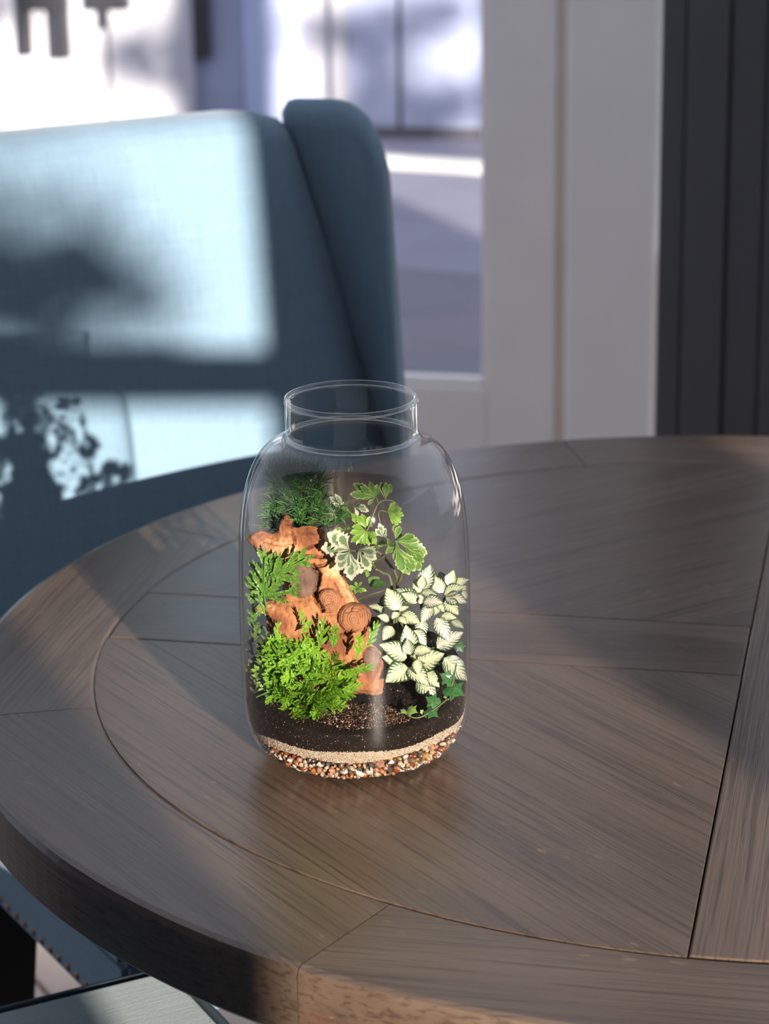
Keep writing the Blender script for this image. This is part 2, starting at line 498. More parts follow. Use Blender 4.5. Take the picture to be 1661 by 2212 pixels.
# ================================================================== TABLE
TC = Vector((0.3079, 1.9551, 0))
TR, TI = 0.65, 0.5444
tb = empty('round_table', (TC.x, TC.y, 0), BA)
tag(tb, 'round dark stained wooden table with plank inlay under the glass jar', 'table')
def clip(poly, nrm, off):                        # keep p.nrm <= off
    out = []
    for i, p in enumerate(poly):
        q = poly[(i + 1) % len(poly)]
        a, b = p.dot(nrm) - off, q.dot(nrm) - off
        if a <= 0: out.append(p)
        if a * b < 0: out.append(p + (q - p) * (a / (a - b)))
    return out
def clean(poly):
    out = []
    for p in poly:
        if not out or (p - out[-1]).length > 1.2e-3: out.append(p)
    if len(out) > 1 and (out[0] - out[-1]).length < 1.2e-3: out.pop()
    return out
def inset(poly, d):
    n = len(poly); out = []
    for i in range(n):
        a, b, c = poly[i - 1], poly[i], poly[(i + 1) % n]
        e1 = (b - a).normalized(); e2 = (c - b).normalized()
        n1 = Vector((-e1.y, e1.x)); n2 = Vector((-e2.y, e2.x))
        k = n1 + n2
        out.append(b + k * (d / max(0.35, k.dot(n1))))
    return out
def board(poly, ang, zt=TABLE, name='board', bev=0.0014, gap=0.0004, worn=1):
    poly = clean(poly)
    if len(poly) < 3: return
    poly = inset(poly, gap)
    top = inset(poly, bev)
    c, s = math.cos(-ang), math.sin(-ang)
    rot = lambda p: (p.x * c - p.y * s, p.x * s + p.y * c)
    n = len(poly); v = []; f = []; mi = []
    for pp, z in ((top, zt), (poly, zt - bev * 0.9), (poly, zt - 0.035)):
        v += [(*rot(p), z) for p in pp]
    f.append(tuple(range(n))); mi.append(0)
    for k in range(n):
        j = (k + 1) % n
        f.append((n + k, n + j, j, k)); mi.append(worn)
        f.append((2 * n + k, 2 * n + j, n + j, n + k)); mi.append(0)
    o = from_py(name, v, f, [M['wood'], M['worn']], tb, mi=mi)
    o.rotation_euler = (0, 0, ang)
    return o
GR = TI - 0.0002
disc = [Vector((GR * math.cos(2 * math.pi * k / 120), GR * math.sin(2 * math.pi * k / 120))) for k in range(120)]
HW, VL, VR = 0.058, -0.0132, 0.103
X2, Y2 = Vector((1, 0)), Vector((0, 1))
board(clip(clip(clip(disc, Y2, 10), -X2, -VL), X2, VR), R(90), name='plank', gap=0.0011)
hl = clip(clip(disc, Y2, HW), -Y2, HW)
board(clip(hl, X2, VL), 0, name='plank'); board(clip(hl, -X2, -VR), 0, name='plank')
for sx in (-1, 1):
    for sy in (-1, 1):
        q = clip(disc, X2, VL) if sx < 0 else clip(disc, -X2, -VR)
        q = clip(q, -Y2 * sy, -HW)
        dirn = Vector((sx, sy)).normalized()
        ang = math.atan2(dirn.x, -dirn.y)
        cuts = [-1, 0.105, 0.205, 0.30, 0.40, 1]
        for a, b in zip(cuts, cuts[1:]):
            board(clip(clip(q, dirn, b), -dirn, -a), ang, zt=TABLE - random.uniform(0, 0.00025), bev=0.0003, gap=0.00003, worn=0)
for k in range(8):                               # the rim, eight sawn segments
    a0, a1 = R(22.5 + 45 * k) + 0.0008, R(67.5 + 45 * k) - 0.0008
    mid = (a0 + a1) / 2; na = 28
    pr = [(TI, TABLE - 0.03), (TI, TABLE - 0.0012), (TI + 0.0032, TABLE), (TR - 0.006, TABLE), (TR - 0.0018, TABLE - 0.0016), (TR, TABLE - 0.0065), (TR, TABLE - 0.048), (TR - 0.004, TABLE - 0.052), (TI, TABLE - 0.052)]
    v, f, mi = [], [], []
    np_ = len(pr)
    for i in range(na + 1):
        t = a0 + (a1 - a0) * i / na - mid
        drop = 0.00015 if i in (0, na) else 0
        for r, z in pr: v.append((r * math.cos(t + math.pi / 2), r * math.sin(t + math.pi / 2), z - (drop if z > TABLE - 0.002 else 0)))
    if True:
        for i in range(na):
            for j in range(np_):
                j2 = (j + 1) % np_
                f.append((i * np_ + j, i * np_ + j2, (i + 1) * np_ + j2, (i + 1) * np_ + j)[::-1])
                mi.append(1 if j == 1 else (2 if j in (3, 4) else 0))
        f.append(tuple(range(np_))); mi.append(0)
        f.append(tuple(na * np_ + j for j in range(np_))[::-1]); mi.append(0)
    o = from_py('rim_segment', v, f, [M['wood'], M['worn'], M['rimworn']], tb, mi=mi)
    o.rotation_euler = (0, 0, mid - math.pi / 2)
v, f = lathe([(0, TABLE - 0.04), (TI - 0.001, TABLE - 0.04), (TI - 0.001, TABLE - 0.0365), (0, TABLE - 0.0365)][::-1], 64)
from_py('under_top', v, f, M['gapdark'], tb)
v, f = lathe([(0, 0.03), (0.12, 0.03), (0.10, 0.08), (0.075, 0.2), (0.07, 0.5), (0.11, 0.66), (0.2, 0.715), (0, 0.715)][::-1], 32)
from_py('pedestal', v, f, M['wood'], tb, True)
for k in range(4):
    o = box('foot', (0.05, 0.38, -0.045, 0.045, 0, 0.06), M['wood'], tb, 0.01); o.rotation_euler = (0, 0, R(45 + 90 * k))

# ================================================================== CHAIRS
def pad(name, w, t, h0, h1, mat, parent, bulge=0.012, taper=0.0, rnd=0.03, seg=4):
    # a padded panel standing in the xz plane, front at y=0
    bm = bmesh.new()
    bm_box(bm, -w / 2, w / 2, 0, t, h0, h1)
    bmesh.ops.bevel(bm, geom=list(bm.edges), offset=rnd, segments=seg, profile=0.5, affect='EDGES')
    return from_bm(name, bm, mat, parent, True)
def chair(name, label, loc, yaw, seatmat='linen'):
    e = tag(empty(name, loc, yaw), label, 'chair', 'teal linen dining chairs')
    lean = math.tan(R(10)); y0 = 0.22
    # back: swept padded panel, front face follows the lean
    def panel(nm, cols, zs, thick, edge=0.022):
        # cols: list of (x, y) along the front face at seat height; grid over cols and zs, closed behind
        v, f = [], []
        nc, nz = len(cols), len(zs)
        for side in (0, 1):
            for j, z in enumerate(zs):
                for i, (x, y, tw) in enumerate(cols):
                    ex = min(i, nc - 1 - i); ez = min(j, nz - 1 - j)
                    d = thick * side
                    v.append((x * (1 + 0.0 * z), y + (z - 0.48) * lean + d, z))
        return v, f
    def slab(nm, path, z0, z1, thick, top=None, bot=None, flare=None):
        # rounded slab following a plan path [(x, y)], from z0 to z1, tops may vary along the path
        n = len(path); nz = 14; ring = []
        v, f = [], []
        cs = [(0.0, 0.28), (0.07, 0.1), (0.25, 0.0), (0.75, 0.0), (0.93, 0.1), (1.0, 0.28), (1.0, 0.72), (0.93, 0.9), (0.75, 1.0), (0.25, 1.0), (0.07, 0.9), (0.0, 0.72)]
        for j in range(nz + 1):
            t = j / nz
            for i in range(n): pass
        # cross-section rings along the path: each ring is a rounded vertical rectangle
        for i, p in enumerate(path):
            a = Vector(path[max(i - 1, 0)]); b = Vector(path[min(i + 1, n - 1)])
            d = (b - a).normalized(); nr = Vector((-d.y, d.x))
            zt = z1 if top is None else top[i]
            zb = z0 if bot is None else bot[i]
            shrink = 1.0
            if i in (0, n - 1): shrink = 0.55
            elif i in (1, n - 2): shrink = 0.88
            r = 0.028
            th = thick * shrink; off = (thick - th) / 2
            sec = []
            for k in range(7):
                q = math.pi * k / 6
                sec.append((off + th / 2 - math.cos(q) * th / 2, zt - r * (1 if shrink == 1 else 1.0) + math.sin(q) * r - (0.0 if shrink == 1 else (0.014 if shrink < 0.6 else 0.003))))
            zs = [zb + (zt - zb) * kk / 8 for kk in range(8)]
            sec = [(off, z) for z in zs[:-1]] + sec + [(off + th, z) for z in zs[:-1][::-1]]
            for (o_, z) in sec:
                q = Vector(p) + nr * o_
                v.append((q.x + flare[i] * (1.085 - z), q.y + (z - 0.48) * lean, z))
            ring.append(len(sec))
        ns = ring[0]
        for i in range(n - 1):
            for k in range(ns):
                k2 = (k + 1) % ns
                f.append((i * ns + k, (i + 1) * ns + k, (i + 1) * ns + k2, i * ns + k2))
        f.append(tuple(range(ns))); f.append(tuple((n - 1) * ns + k for k in range(ns))[::-1])
        o = from_py(nm, v, f, M['linen'], e, True)
        return o
    hw = 0.247
    xs_ = [hw - 2 * hw * i / 16 for i in range(17)]
    slab('backrest', [(-x, y0 + 0.010 * (1 - (x / hw) ** 2)) for x in xs_], 0.42, 1.085, 0.09, flare=[-x / hw * 0.245 for x in xs_])
    for s in (-1, 1):
        n = 12; L = 0.135
        pth, tp, fl_ = [], [], []
        for i in range(n + 1):
            t = i / n
            ang = R(38)
            d = L * t
            pth.append((s * (hw - 0.004 + d * math.sin(ang)), y0 + 0.03 - d * math.cos(ang) * 0.75))
            fl_.append(s * (0.245 - 0.28 * t)); tp.append(1.092 - 0.05 * max(0, (t - 0.55) / 0.45) ** 2.2)
        if s < 0: pth.reverse(); tp.reverse(); fl_.reverse()
        slab('wing', pth, 0.42, 1.09, 0.055, tp, flare=fl_)
    # seat
    bm = bmesh.new(); bm_box(bm, -0.25, 0.25, -0.26, 0.24, 0.385, 0.455)
    bmesh.ops.bevel(bm, geom=list(bm.edges), offset=0.006, segments=2, affect='EDGES')
    rail = from_bm('seat_rail', bm, M['linen'], e)
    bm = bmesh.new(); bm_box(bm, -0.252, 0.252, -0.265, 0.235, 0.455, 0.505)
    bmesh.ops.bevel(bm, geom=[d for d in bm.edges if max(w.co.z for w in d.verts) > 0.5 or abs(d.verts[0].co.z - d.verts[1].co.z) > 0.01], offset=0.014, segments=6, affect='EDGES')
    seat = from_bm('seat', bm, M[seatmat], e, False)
    for sy_ in (1,):
        q = 0.0; w_, a_, b_ = 0.2505, -0.2635, 0.2335
        pts = [Vector((-w_, a_, 0.4995)), Vector((w_, a_, 0.4995)), Vector((w_, b_, 0.4995)), Vector((-w_, b_, 0.4995))]
        path = []
        for i in range(4):
            for k in range(8): path.append(pts[i].lerp(pts[(i + 1) % 4], k / 8))
        o = tube('piping', path, 0.0042, M['piping'], seat, 6, close=True)
    nail = None
    for s in (-1, 1):
        for k in range(22):
            if nail is None:
                vv, ff = lathe([(0.0045, 0), (0.0042, 0.0012), (0.003, 0.0024), (0.0001, 0.003)], 8)
                o = from_py('nail_head', vv, ff, M['brass'], rail, True); nail = o.data
            else:
                o = link('nail_head', nail, rail)
            o.location = (s * 0.2495, -0.235 + k * 0.0205, 0.398); o.rotation_euler = (0, R(90) * s, 0)
    for s in (-1, 1):
        for y, k in ((-0.225, 0), (0.10, 1)):
            bm = bmesh.new(); vs = bm_box(bm, s * 0.215 - 0.024, s * 0.215 + 0.024, y - 0.024, y + 0.024, 0.0, 0.387)
            for w in vs[:4]:
                w.co.x = s * 0.215 + (w.co.x - s * 0.215) * 0.65; w.co.y = y + (w.co.y - y) * 0.65 + (0.06 if k else 0)
            from_bm('leg', bm, M['ebony'], e)
    return e
chair('dining_chair', 'teal linen wingback dining chair standing behind the table, sunlight on its back', (-0.147, 2.355, 0), R(30))
chair('dining_chair', 'dining chair at the near table edge with teal seat coloured paler as if sunlit', (-0.303, 1.571, 0), R(117), 'linenlit')

# ================================================================== JAR
jar = empty('glass_jar', (JX, JY, JZ))
tag(jar, 'clear glass terrarium jar with open neck standing on the dark table', 'jar')
PROF = [(0.0001, 0.0015), (0.050, 0.0008), (0.0585, 0.0012), (0.0675, 0.0048), (0.0755, 0.0125), (0.0818, 0.026), (0.0840, 0.045), (0.0846, 0.09), (0.0845, 0.13), (0.0834, 0.166), (0.0806, 0.193), (0.0752, 0.2145), (0.0675, 0.2298), (0.0585, 0.2383), (0.0505, 0.2420), (0.0478, 0.2440)]
body = [(p.x, p.y) for p in spline([(r, z, 0) for r, z in PROF], 90)]
def r_out(z):
    best = None
    for (r0, z0), (r1, z1) in zip(body[8:], body[9:]):
        if min(z0, z1) <= z <= max(z0, z1):
            t = (z - z0) / (z1 - z0 + 1e-9); return r0 + (r1 - r0) * t
    return 0.055
WALL = 0.0024
def r_in(z): return r_out(max(z, 0.0015)) - WALL
v, f = lathe(body, 128)
from_py('jar_body', v, f, M['glass'], jar, True)
inner = []
for i in range(len(body)):
    a = Vector(body[max(i - 1, 0)]); b = Vector(body[min(i + 1, len(body) - 1)])
    d = (b - a).normalized(); nn = Vector((-d.y, d.x))
    p = Vector(body[i]) + nn * (WALL if i > 25 else WALL * 1.6)
    inner.append((max(p.x, 0.0001), p.y))
v, f = lathe(inner[::-1], 128)
from_py('inner_surface', v, f, M['glassin'], jar, True)
nk = [(0.0462, 0.2424), (0.0478, 0.2424), (0.0488, 0.2440), (0.0479, 0.2462), (0.0475, 0.250), (0.0475, 0.2655), (0.0475, 0.2676), (0.0473, 0.2688), (0.0463, 0.2692), (0.0452, 0.2688), (0.0450, 0.2676), (0.0450, 0.2660), (0.0450, 0.250), (0.0448, 0.2462), (0.0448, 0.2436), (0.0462, 0.2424)]
nkp = [(p.x, p.y) for p in spline([(r, z, 0) for r, z in nk], 80)]
v, f = lathe([p for p in nkp if p[1] < 0.2664] if False else nkp, 128)
from_py('neck', v, f, M['neckglass'], jar, True)
rimp = [(0.0464 + 0.00205 * math.cos(2 * math.pi * k / 16), 0.2704 + 0.0022 * math.sin(2 * math.pi * k / 16)) for k in range(17)]
v, f = lathe(rimp, 128)
from_py('rim', v, f, M['neckglass'], jar, True)
v, f = lathe([(0.0470 + 0.0020 * math.cos(2 * math.pi * k / 14), 0.2436 + 0.0017 * math.sin(2 * math.pi * k / 14)) for k in range(15)], 128)
from_py('neck_ring', v, f, M['neckglass'], jar, True)

# ------------------------------------------------------------------ fillings
def jl(u, v, dy): return jp(u, v, dy) - Vector((JX, JY, JZ))
def zgrav(t): return 0.0252 + 0.0040 * math.cos(t) + 0.0018 * math.sin(2 * t + 1) + 0.0011 * math.sin(5 * t)
def zsand(t): return zgrav(t) + 0.0062 + 0.0015 * math.sin(3 * t + 0.5) + 0.0012 * math.sin(7 * t)
def zsoil(x, y):
    r = math.hypot(x, y); b = (y + 0.08) / 0.16
    z = 0.0445 + 0.031 * max(0, min(1, b)) ** 1.1
    z += 0.010 * math.exp(-((x + 0.05) ** 2 + (y + 0.02) ** 2) / 0.0012)
    return z + 0.0016 * noise.noise((x * 110, y * 110, 3)) + 0.0009 * noise.noise((x * 320, y * 320, 1))
sd_v, sd_f = [], []
seg = 120
def ringlayer(zb, zt, nz, gap, name, mat, label, cat, cap=True):
    v, f = [], []
    for s in range(seg):
        t = 2 * math.pi * s / seg
        for k in range(nz + 1):
            q = k / nz
            z = zb(t) + (zt(t) - zb(t)) * q
            r = r_in(z) - gap + 0.0003 * noise.noise((math.cos(t) * 40, math.sin(t) * 40, z * 500))
            v.append((r * math.cos(t), r * math.sin(t), z))
        for rr in (0.6, 0.0005):
            z = zt(t); r = r_in(z) * rr
            v.append((r * math.cos(t), r * math.sin(t), z))
    n = nz + 3
    for s in range(seg):
        s2 = (s + 1) % seg
        for k in range(n - 1): f.append((s * n + k, s2 * n + k, s2 * n + k + 1, s * n + k + 1))
    o = from_py(name, v, f, mat, None, True)
    o.location = (JX, JY, JZ)
    return tag(o, label, cat, kind='stuff')
ringlayer(lambda t: zgrav(t) - 0.001, zsand, 6, 0.0008, 'sand', M['sand'], 'band of pale beige sand between gravel and soil in the jar', 'sand')
ringlayer(lambda t: 0.0035, zgrav, 8, 0.0045, 'gravel', M['gravelfill'], 'packed gravel deep inside the bottom of the jar', 'gravel')
v, f = [], []
ns_, nr_ = 140, 36
for s in range(ns_):
    t = 2 * math.pi * s / ns_
    c, q = math.cos(t), math.sin(t)
    zb = zsand(t) - 0.0005
    zt = zsoil(0.081 * c, 0.081 * q)
    for k in range(5):
        z = zb + (zt - zb) * k / 5; r = r_in(z) - 0.0009
        v.append((r * c, r * q, z))
    for k in range(nr_):
        r = (r_in(zt) - 0.0009) * (1 - k / nr_) + 0.0002
        v.append((r * c, r * q, zsoil(r * c, r * q)))
n = 5 + nr_
for s in range(ns_):
    s2 = (s + 1) % ns_
    for k in range(n - 1): f.append((s * n + k, s2 * n + k, s2 * n + k + 1, s * n + k + 1))
soil = from_py('soil', v, f, M['soil'], None, True); soil.location = (JX, JY, JZ)
tag(soil, 'dark brown potting soil filling the lower part of the jar', 'soil', kind='stuff')
def octa(v, f, p, s):
    b = len(v)
    q = Quaternion((random.gauss(0, 1), random.gauss(0, 1), random.gauss(0, 1), random.gauss(0, 1))).normalized()
    for d in ((1, 0, 0), (-1, 0, 0), (0, 1, 0), (0, -1, 0), (0, 0, 1), (0, 0, -1)):
        v.append(Vector(p) + q @ Vector((d[0] * s * random.uniform(.6, 1.2), d[1] * s * random.uniform(.6, 1.2), d[2] * s * random.uniform(.6, 1.2))))
    for a in ((0, 2, 4), (2, 1, 4), (1, 3, 4), (3, 0, 4), (2, 0, 5), (1, 2, 5), (3, 1, 5), (0, 3, 5)): f.append(tuple(b + i for i in a))
vl, fl_c = [], []
v, f = [], []
for i in range(5200):
    r = 0.078 * math.sqrt(random.random()); t = random.uniform(0, 2 * math.pi)
    x, y = r * math.cos(t), r * math.sin(t)
    octa(v, f, (x, y, zsoil(x, y) + 0.0002), random.choice((0.0004, 0.0005, 0.0007, 0.0009)))
for i in range(3600):
    t = random.uniform(math.pi * 0.95, math.pi * 2.05)
    zt = zsoil(0.08 * math.cos(t), 0.08 * math.sin(t)); z = zsand(t) + (zt - zsand(t)) * random.random()
    r = r_in(z) - 0.0008
    octa(v, f, (r * math.cos(t), r * math.sin(t), z), random.choice((0.0003, 0.0004, 0.0006)))
for i in range(1100):
    a_, q = random.uniform(0, 2 * math.pi), math.sqrt(random.random())
    x, y = 0.004 + 0.036 * q * math.cos(a_), -0.056 + 0.016 * q * math.sin(a_)
    octa(vl, fl_c, (x, y, zsoil(x, y) + 0.0004), random.choice((0.0004, 0.0005, 0.0007, 0.0009)))
o = from_py('light_crumbs', vl, fl_c, M['crumbslight'], soil); o['kind'] = 'stuff'
o = from_py('crumbs', v, f, M['crumbs'], soil); o['kind'] = 'stuff'
v, f = [], []
for i in range(4200):
    t = random.uniform(math.pi * 0.9, math.pi * 2.1)
    z = zgrav(t) + (zsand(t) - zgrav(t)) * random.uniform(-0.05, 1.08)
    r = r_in(z) - 0.0007
    octa(v, f, (r * math.cos(t), r * math.sin(t), z), random.uniform(0.0003, 0.0006))
o = from_py('grains', v, f, M['grains'], bpy.data.objects['sand']); o['kind'] = 'stuff'
# pebbles against the glass, each one a stone of its own
def rock_mesh(i):
    bm = bmesh.new(); bmesh.ops.create_icosphere(bm, subdivisions=1, radius=1.0)
    sx, sy, sz = random.uniform(.8, 1.3), random.uniform(.7, 1.0), random.uniform(.6, .95)
    for w in bm.verts:
        k = 1 + 0.42 * noise.noise(w.co * 1.2 + Vector((i * 7.1, i * 3.3, 0)))
        w.co = Vector((w.co.x * sx, w.co.y * sy, w.co.z * sz)) * k
    me = bpy.data.meshes.new('gravel_pebble'); bm.to_mesh(me); bm.free()
    for p in me.polygons: p.use_smooth = (i % 2 == 0)
    return me
def peb_mat(name, base):
    m = N(name)
    c = m.noise(m.coord(), 1.4, 4)
    m.set(base=m.ramp(c, [(0.3, tuple(x * 0.65 for x in base)), (0.55, base), (0.75, tuple(min(1, x * 1.3) for x in base))]), rough=0.28, spec=0.6)
    return m.m
kinds = [('white', 'milky white', (0.36, 0.32, 0.27)), ('cream', 'cream beige', (0.27, 0.195, 0.13)), ('pink', 'salmon pink', (0.23, 0.115, 0.075)), ('amber', 'amber yellow', (0.22, 0.12, 0.03)),
         ('rust', 'rust red', (0.14, 0.03, 0.010)), ('orange', 'bright orange', (0.24, 0.07, 0.018)), ('grey', 'dark grey', (0.045, 0.043, 0.04)), ('brown', 'brown', (0.085, 0.046, 0.028))]
pm = {}
for key, word, col in kinds:
    mt = peb_mat(word + ' pebble', col)
    pm[key] = []
    for i in range(3):
        me = rock_mesh(len(pm) * 5 + i); me.materials.append(mt); pm[key].append(me)
weights = dict(white=6, cream=7, pink=5, amber=2, rust=4, orange=2.5, grey=3.5, brown=3)
placed = []
pebs = []
tries = 0
while len(placed) < 295 and tries < 60000:
    tries += 1
    t = random.gauss(math.pi * 1.5, 0.72)
    if not math.pi * 0.97 < t < math.pi * 2.03: continue
    q = random.random()
    s = random.choice((0.0024, 0.0029, 0.0034, 0.0040, 0.0047))
    if tries > 12000: s *= 0.7
    z = 0.0022 + 0.6 * s + (zgrav(t) - 0.0020 - 0.6 * s) * q
    r = min(r_in(z), r_in(z - s * 0.6) + 0.002) - s * 0.8 - 0.0005
    p = Vector((r * math.cos(t), r * math.sin(t), z))
    if any((p - a).length < (s + b) * 0.80 for a, b in placed): continue
    placed.append((p, s))
    pebs.append(None)
    key = random.choices(list(weights), list(weights.values()))[0]
    word = [k for k in kinds if k[0] == key][0][1]
    o = link('gravel_pebble', random.choice(pm[key]))
    o.location = p + Vector((JX, JY, JZ))
    o.scale = (s, s * 0.9, s)
    o.rotation_euler = (random.uniform(-.6, .6), random.uniform(-.6, .6), t + random.uniform(-1, 1))
    pebs[-1] = (word, p.x, o)

def ordinal(n): return '%d%s' % (n, 'th' if 10 <= n % 100 <= 20 else {1: 'st', 2: 'nd', 3: 'rd'}.get(n % 10, 'th'))
for word in {q[0] for q in pebs}:
    for i, (w_, x_, o) in enumerate(sorted([q for q in pebs if q[0] == word], key=lambda q: q[1])):
        tag(o, word + ' pebble in the jar gravel, ' + ordinal(i + 1) + ' of its colour from the left', 'pebble', word + ' pebbles of the gravel layer')
# ------------------------------------------------------------------ driftwood
m = N('orange brown driftwood')
co = m.coord()
tn_ = m.n('ShaderNodeAttribute', attribute_name='tone').outputs['Fac']
a = m.noise(m.map(co, (45, 45, 45)), 1, 5, 0.6, 0.6); b = m.noise(m.map(co, (330, 330, 70), rot=(0, 0.45, 0)), 1, 4, 0.65, 0.5)
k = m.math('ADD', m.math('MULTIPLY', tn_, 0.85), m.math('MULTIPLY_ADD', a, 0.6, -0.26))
col = m.ramp(k, [(0.12, (0.06, 0.017, 0.007)), (0.34, (0.165, 0.055, 0.021)), (0.52, (0.26, 0.105, 0.042)), (0.70, (0.36, 0.175, 0.08)), (0.92, (0.47, 0.29, 0.16))])
col = m.mix(m.ramp(b, [(0.36, (0.55, 0.55, 0.55)), (0.5, (0, 0, 0))]), col, (0.085, 0.026, 0.010))
m.set(base=col, rough=0.75, spec=0.2); m.bump(b, 0.5, 0.001); M['drift'] = m.m
m = N('dark knot end grain')
w = m.n('ShaderNodeTexWave', wave_type='RINGS', rings_direction='Y')
m.l(m.coord(), w.inputs['Vector']); w.inputs['Scale'].default_value = 190; w.inputs['Distortion'].default_value = 1.6; w.inputs['Detail'].default_value = 2; w.inputs['Detail Scale'].default_value = 1.2
m.set(base=m.ramp(w.outputs['Fac'], [(0.05, (0.155, 0.058, 0.026)), (0.5, (0.20, 0.080, 0.036)), (1.0, (0.215, 0.09, 0.041))]), rough=0.75, spec=0.2); m.bump(w.outputs['Fac'], 0.3, 0.0006); M['knot'] = m.m
M['knotdark'] = plain('weathered grey knot', (0.092, 0.050, 0.034), 0.8, 0.3, 120, spec=0.2)
POLY = [(535, 1172), (537, 1160), (547, 1148), (563, 1145), (590, 1152), (598, 1149), (602, 1138), (608, 1124), (618, 1111), (631, 1114), (633, 1124), (628, 1139), (640, 1139), (668, 1133), (700, 1143), (705, 1149),
        (700, 1160), (705, 1178), (700, 1193), (727, 1197), (736, 1222), (742, 1246), (758, 1276), (782, 1311), (800, 1342), (797, 1362), (802, 1388), (823, 1405), (831, 1435), (828, 1500), (640, 1500), (612, 1400), (600, 1372), (582, 1364),
        (575, 1345), (571, 1327), (556, 1326), (545, 1318), (552, 1304), (580, 1299), (605, 1292), (613, 1280), (610, 1262), (613, 1245), (602, 1228), (588, 1222), (568, 1209), (556, 1196), (548, 1182)]
def inside(u, v):
    c = False; n = len(POLY)
    for i in range(n):
        (x1, y1), (x2, y2) = POLY[i], POLY[i - 1]
        if (y1 > v) != (y2 > v) and u < (x2 - x1) * (v - y1) / (y2 - y1) + x1: c = not c
    return c
def edge_d(u, v):
    best = 1e9; n = len(POLY)
    for i in range(n):
        (x1, y1), (x2, y2) = POLY[i], POLY[i - 1]
        t = max(0, min(1, ((u - x1) * (x2 - x1) + (v - y1) * (y2 - y1)) / ((x2 - x1) ** 2 + (y2 - y1) ** 2 + 1e-9)))
        best = min(best, math.hypot(u - x1 - t * (x2 - x1), v - y1 - t * (y2 - y1)))
    return best
def mid_dy(u, v):
    t = max(0, min(1, (v - 1190) / 160))
    return -0.010 - 0.020 * t - (0.004 if u < 620 and v < 1230 else 0)
bm = bmesh.new()
rj = random.Random(2)
for gu in range(535, 834, 7):
    for gv in range(1108, 1500, 7):
        u, v_ = gu + rj.uniform(-2, 2), gv + rj.uniform(-2, 2)
        if not inside(u, v_): continue
        d = edge_d(u, v_)
        if d < 4: continue
        r = min(d + 1.5, 34) * PX
        bmesh.ops.create_icosphere(bm, subdivisions=1, radius=1.0, matrix=Matrix.Translation(jl(u, v_, mid_dy(u, v_))) @ Matrix.Diagonal((r, r * 1.05, r, 1)))
me0 = bpy.data.meshes.new('tmp'); bm.to_mesh(me0); bm.free()
ob0 = bpy.data.objects.new('tmp', me0); C.objects.link(ob0)
md = ob0.modifiers.new('r', 'REMESH'); md.mode = 'VOXEL'; md.voxel_size = 0.0009
md = ob0.modifiers.new('s', 'SMOOTH'); md.factor = 0.5; md.iterations = 3
dg = bpy.context.evaluated_depsgraph_get(); dg.update()
me = bpy.data.meshes.new_from_object(ob0.evaluated_get(dg))
bpy.data.objects.remove(ob0)
JO = Vector((JX, JY, JZ))
def to_px(P):
    q = P - CAM
    z = q.dot(_f)
    return W / 2 + F * q.dot(CR) / z, H / 2 - F * q.dot(CU) / z
KNOTS = [(654, 1254, 36, 40, 0.0030), (710, 1298, 27, 28, 0.0042), (764, 1334, 35, 33, 0.0050), (803, 1420, 20, 24, 0.0020)]
SLITS = [([(676, 1222), (690, 1240), (686, 1262), (680, 1280), (684, 1296), (697, 1318)], 5.5, 0.0085), ([(678, 1226), (700, 1220), (716, 1208)], 4.5, 0.004), ([(648, 1200), (690, 1202), (712, 1204)], 4.0, 0.0022),
         ([(664, 1186), (686, 1178)], 3.0, 0.003), ([(703, 1306), (720, 1302)], 2.0, 0.002), ([(570, 1172), (610, 1180), (640, 1176)], 2.5, 0.0012), ([(632, 1150), (638, 1172), (632, 1190)], 3.5, 0.0022),
         ([(735, 1230), (752, 1270), (776, 1306)], 2.5, 0.0010), ([(722, 1260), (740, 1290)], 2.0, 0.0009), ([(575, 1334), (582, 1342)], 5, 0.004), ([(735, 1372), (760, 1366), (785, 1352)], 3, 0.0018)]
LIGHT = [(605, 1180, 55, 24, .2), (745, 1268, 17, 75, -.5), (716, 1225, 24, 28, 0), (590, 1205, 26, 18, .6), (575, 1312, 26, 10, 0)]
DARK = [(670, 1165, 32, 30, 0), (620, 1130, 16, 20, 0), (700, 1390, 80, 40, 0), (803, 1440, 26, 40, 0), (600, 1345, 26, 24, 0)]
def seg2(u, v, a, b):
    t = max(0, min(1, ((u - a[0]) * (b[0] - a[0]) + (v - a[1]) * (b[1] - a[1])) / ((b[0] - a[0]) ** 2 + (b[1] - a[1]) ** 2 + 1e-9)))
    return math.hypot(u - a[0] - t * (b[0] - a[0]), v - a[1] - t * (b[1] - a[1]))
def ell(u, v, e):
    c, s_ = math.cos(e[4]), math.sin(e[4]); x, y = u - e[0], v - e[1]
    return ((x * c + y * s_) / e[2]) ** 2 + ((-x * s_ + y * c) / e[3]) ** 2
nrm = [w.normal.copy() for w in me.vertices]
tone, kid = [], []
